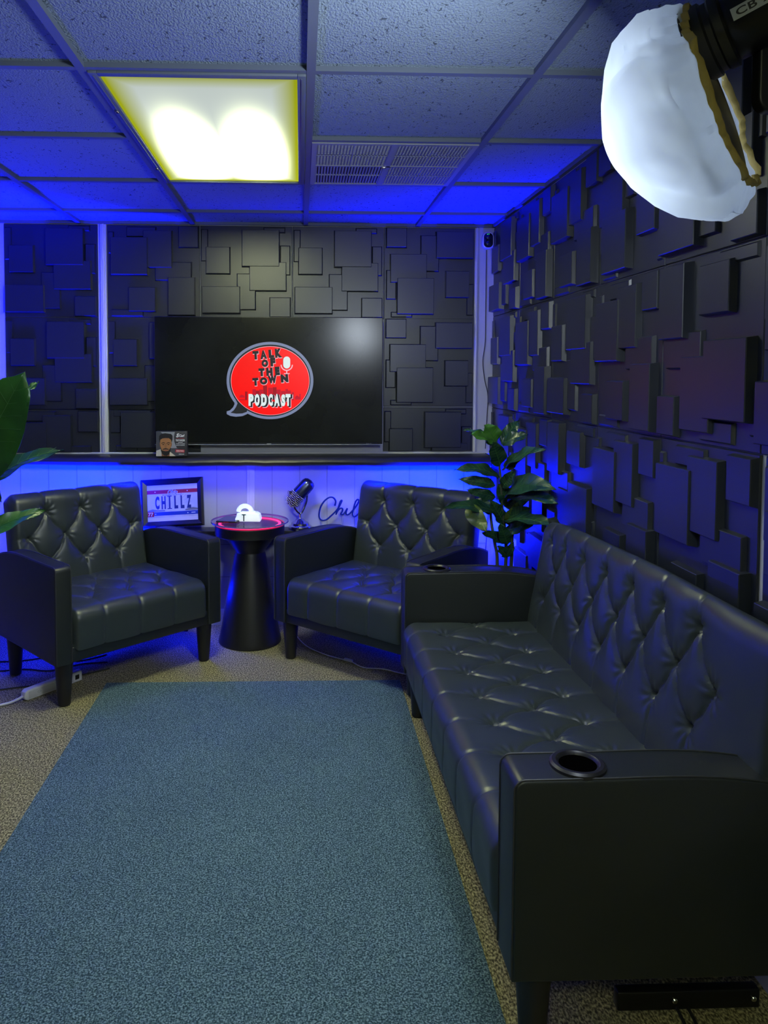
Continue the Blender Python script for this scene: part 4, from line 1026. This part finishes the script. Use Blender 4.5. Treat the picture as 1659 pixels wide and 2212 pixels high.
cl_ = dish(prof, wob=1.0).build('diffuser_cloth', cloth, sl, smooth=50)
dish([(-.103, RD*.805, .0035), (-.107, RD*.808, .0035), (-.112, RD*.795, .0035), (-.113, RD*.78, .0035), (-.106, RD*.775, .0035), (-.103, RD*.805, .0035)], wob=1.0, sub=1).build('elastic_band', M['elastic'], cl_, smooth=80)
bx_c = at(1508, 100, 1.20)-org; bdir = axd
m_ = MB(); n = 48; vs = []; fs = []
back_c = lc-org-axd*.155+v_*.05
rings = []
for i in range(9):
    t = i/8; q_ = t**1.25; c = (lc-org-axd*.108)*(1-q_)+(bx_c+axd*.012)*q_; r = .044+.085*(1-t**2.2)
    rings.append((c, r))
for c, r in rings:
    for k in range(n): ph = 2*PI*k/n; vs.append(c+(u_*math.cos(ph)+v_*math.sin(ph))*r)
for i in range(8):
    for k in range(n): fs.append((i*n+k, i*n+(k+1) % n, (i+1)*n+(k+1) % n, (i+1)*n+k))
m_.add(vs, fs); m_.build('reflector', M['black'], sl, smooth=60)
# lamp inside the dish and its diffused output
area('studio_lamp', lc-axd*.085, lc+axd, .12, .12, 1.1, (.80, .90, 1.0))
lo = area('studio_lamp_front', lc+axd*.085, lc+axd*2, .30, .30, 16, (.78, .88, 1.0)); lo.data.shape = 'DISK'
q4 = axd.to_track_quat('Z', 'Y').to_matrix().to_4x4()
def LM(c): return Matrix.Translation(c) @ q4
b = MB(); b.lathe([(.036, .0), (.054, .0), (.058, -.004), (.058, -.018), (.053, -.021), (.053, -.029), (.056, -.032), (.056, -.044), (.048, -.047), (.048, -.052)], 0, 0, 56, mat4=LM(bx_c)); b.build('mount_ring', M['black'], sl, smooth=40)
b = MB(); b.lathe([(.048, -.046), (.050, -.050), (.050, -.190), (.045, -.196), (0, -.196)], 0, 0, 56, mat4=LM(bx_c)); hd = b.build('lamp_housing', M['blackmetal'], sl, smooth=40)
b = MB()
for i in range(7):
    t = -.135-.008*i
    b.lathe([(.0500, t), (.0515, t-.001), (.0515, t-.004), (.0500, t-.005)], 0, 0, 40, mat4=LM(bx_c))
b.build('cooling_fins', M['black'], hd, smooth=0)
# label on the housing side facing the viewer
cw = (Vector((0, 0, EYE))-(bx_c+org)); tn = (cw-axd*cw.dot(axd)).normalized(); tl = (v_*.30+tn*.95).normalized() ; tl = (tl-axd*tl.dot(axd)).normalized(); sd_ = tl.cross(axd).normalized()
def curved(x, y): # x along the housing towards the rear, y around it
    an = y/.0508; d2 = tl*math.cos(an)-sd_*math.sin(an); return bx_c-axd*x+d2*.0518
m_ = MB()
vs = []; fs = []
nx, ny = 12, 6
for i in range(nx+1):
    for j in range(ny+1): vs.append(curved(.058+.080*i/nx, -.009+.018*j/ny))
for i in range(nx):
    for j in range(ny): fs.append((i*(ny+1)+j, i*(ny+1)+j+1, (i+1)*(ny+1)+j+1, (i+1)*(ny+1)+j))
m_.add(vs, fs); lb = m_.build('label_plate', M['label_grey'], hd, smooth=60)
vs, fs = text_mesh('CB 200', 1, .068, .02, 0, 0, 1.05, .0105)
sgn = 1
m_ = MB(); m_.add([curved(.098+v.x, sgn*v.y)+(curved(.098+v.x, sgn*v.y)-(bx_c-axd*(.098+v.x))).normalized()*.0004 for v in vs], fs); m_.build('label_lettering', M['black'], lb, smooth=0)
# yoke bracket, pole and folding legs
yk = bx_c-axd*.14
b = MB(); y0 = at(1640, 100, 1.12)-org
b.prism(rrect(.05, .17, .02), -.012, .012, 'y', .004); yb = b.build('yoke_bracket', M['black'], sl); yb.location = at(1668, 120, 1.16)-org
b = MB(); top = at(1700, 160, 1.2)-org; b.tube([top, Vector((.03, 0, 1.62)), Vector((.02, 0, 1.3)), Vector((.02, 0, .10))], .013, 14); b.build('pole', M['blackmetal'], sl)
for (x, y) in ((-.02, .125), (-.27, -.14), (.055, -.34)):
    b = MB(); b.tube([(.02, 0, .42), (x*.7+.006, y*.7, .20), (x, y, .012)], .009, 10); b.build('leg', M['black'], sl)
    b = MB(); b.tube([(.02, 0, .16), (x*.62+.007, y*.62, .215)], .006, 8); b.build('brace', M['black'], sl)
tag(sl, 'studio light under a white elastic diffuser cloth, hanging in at upper right', 'studio light')
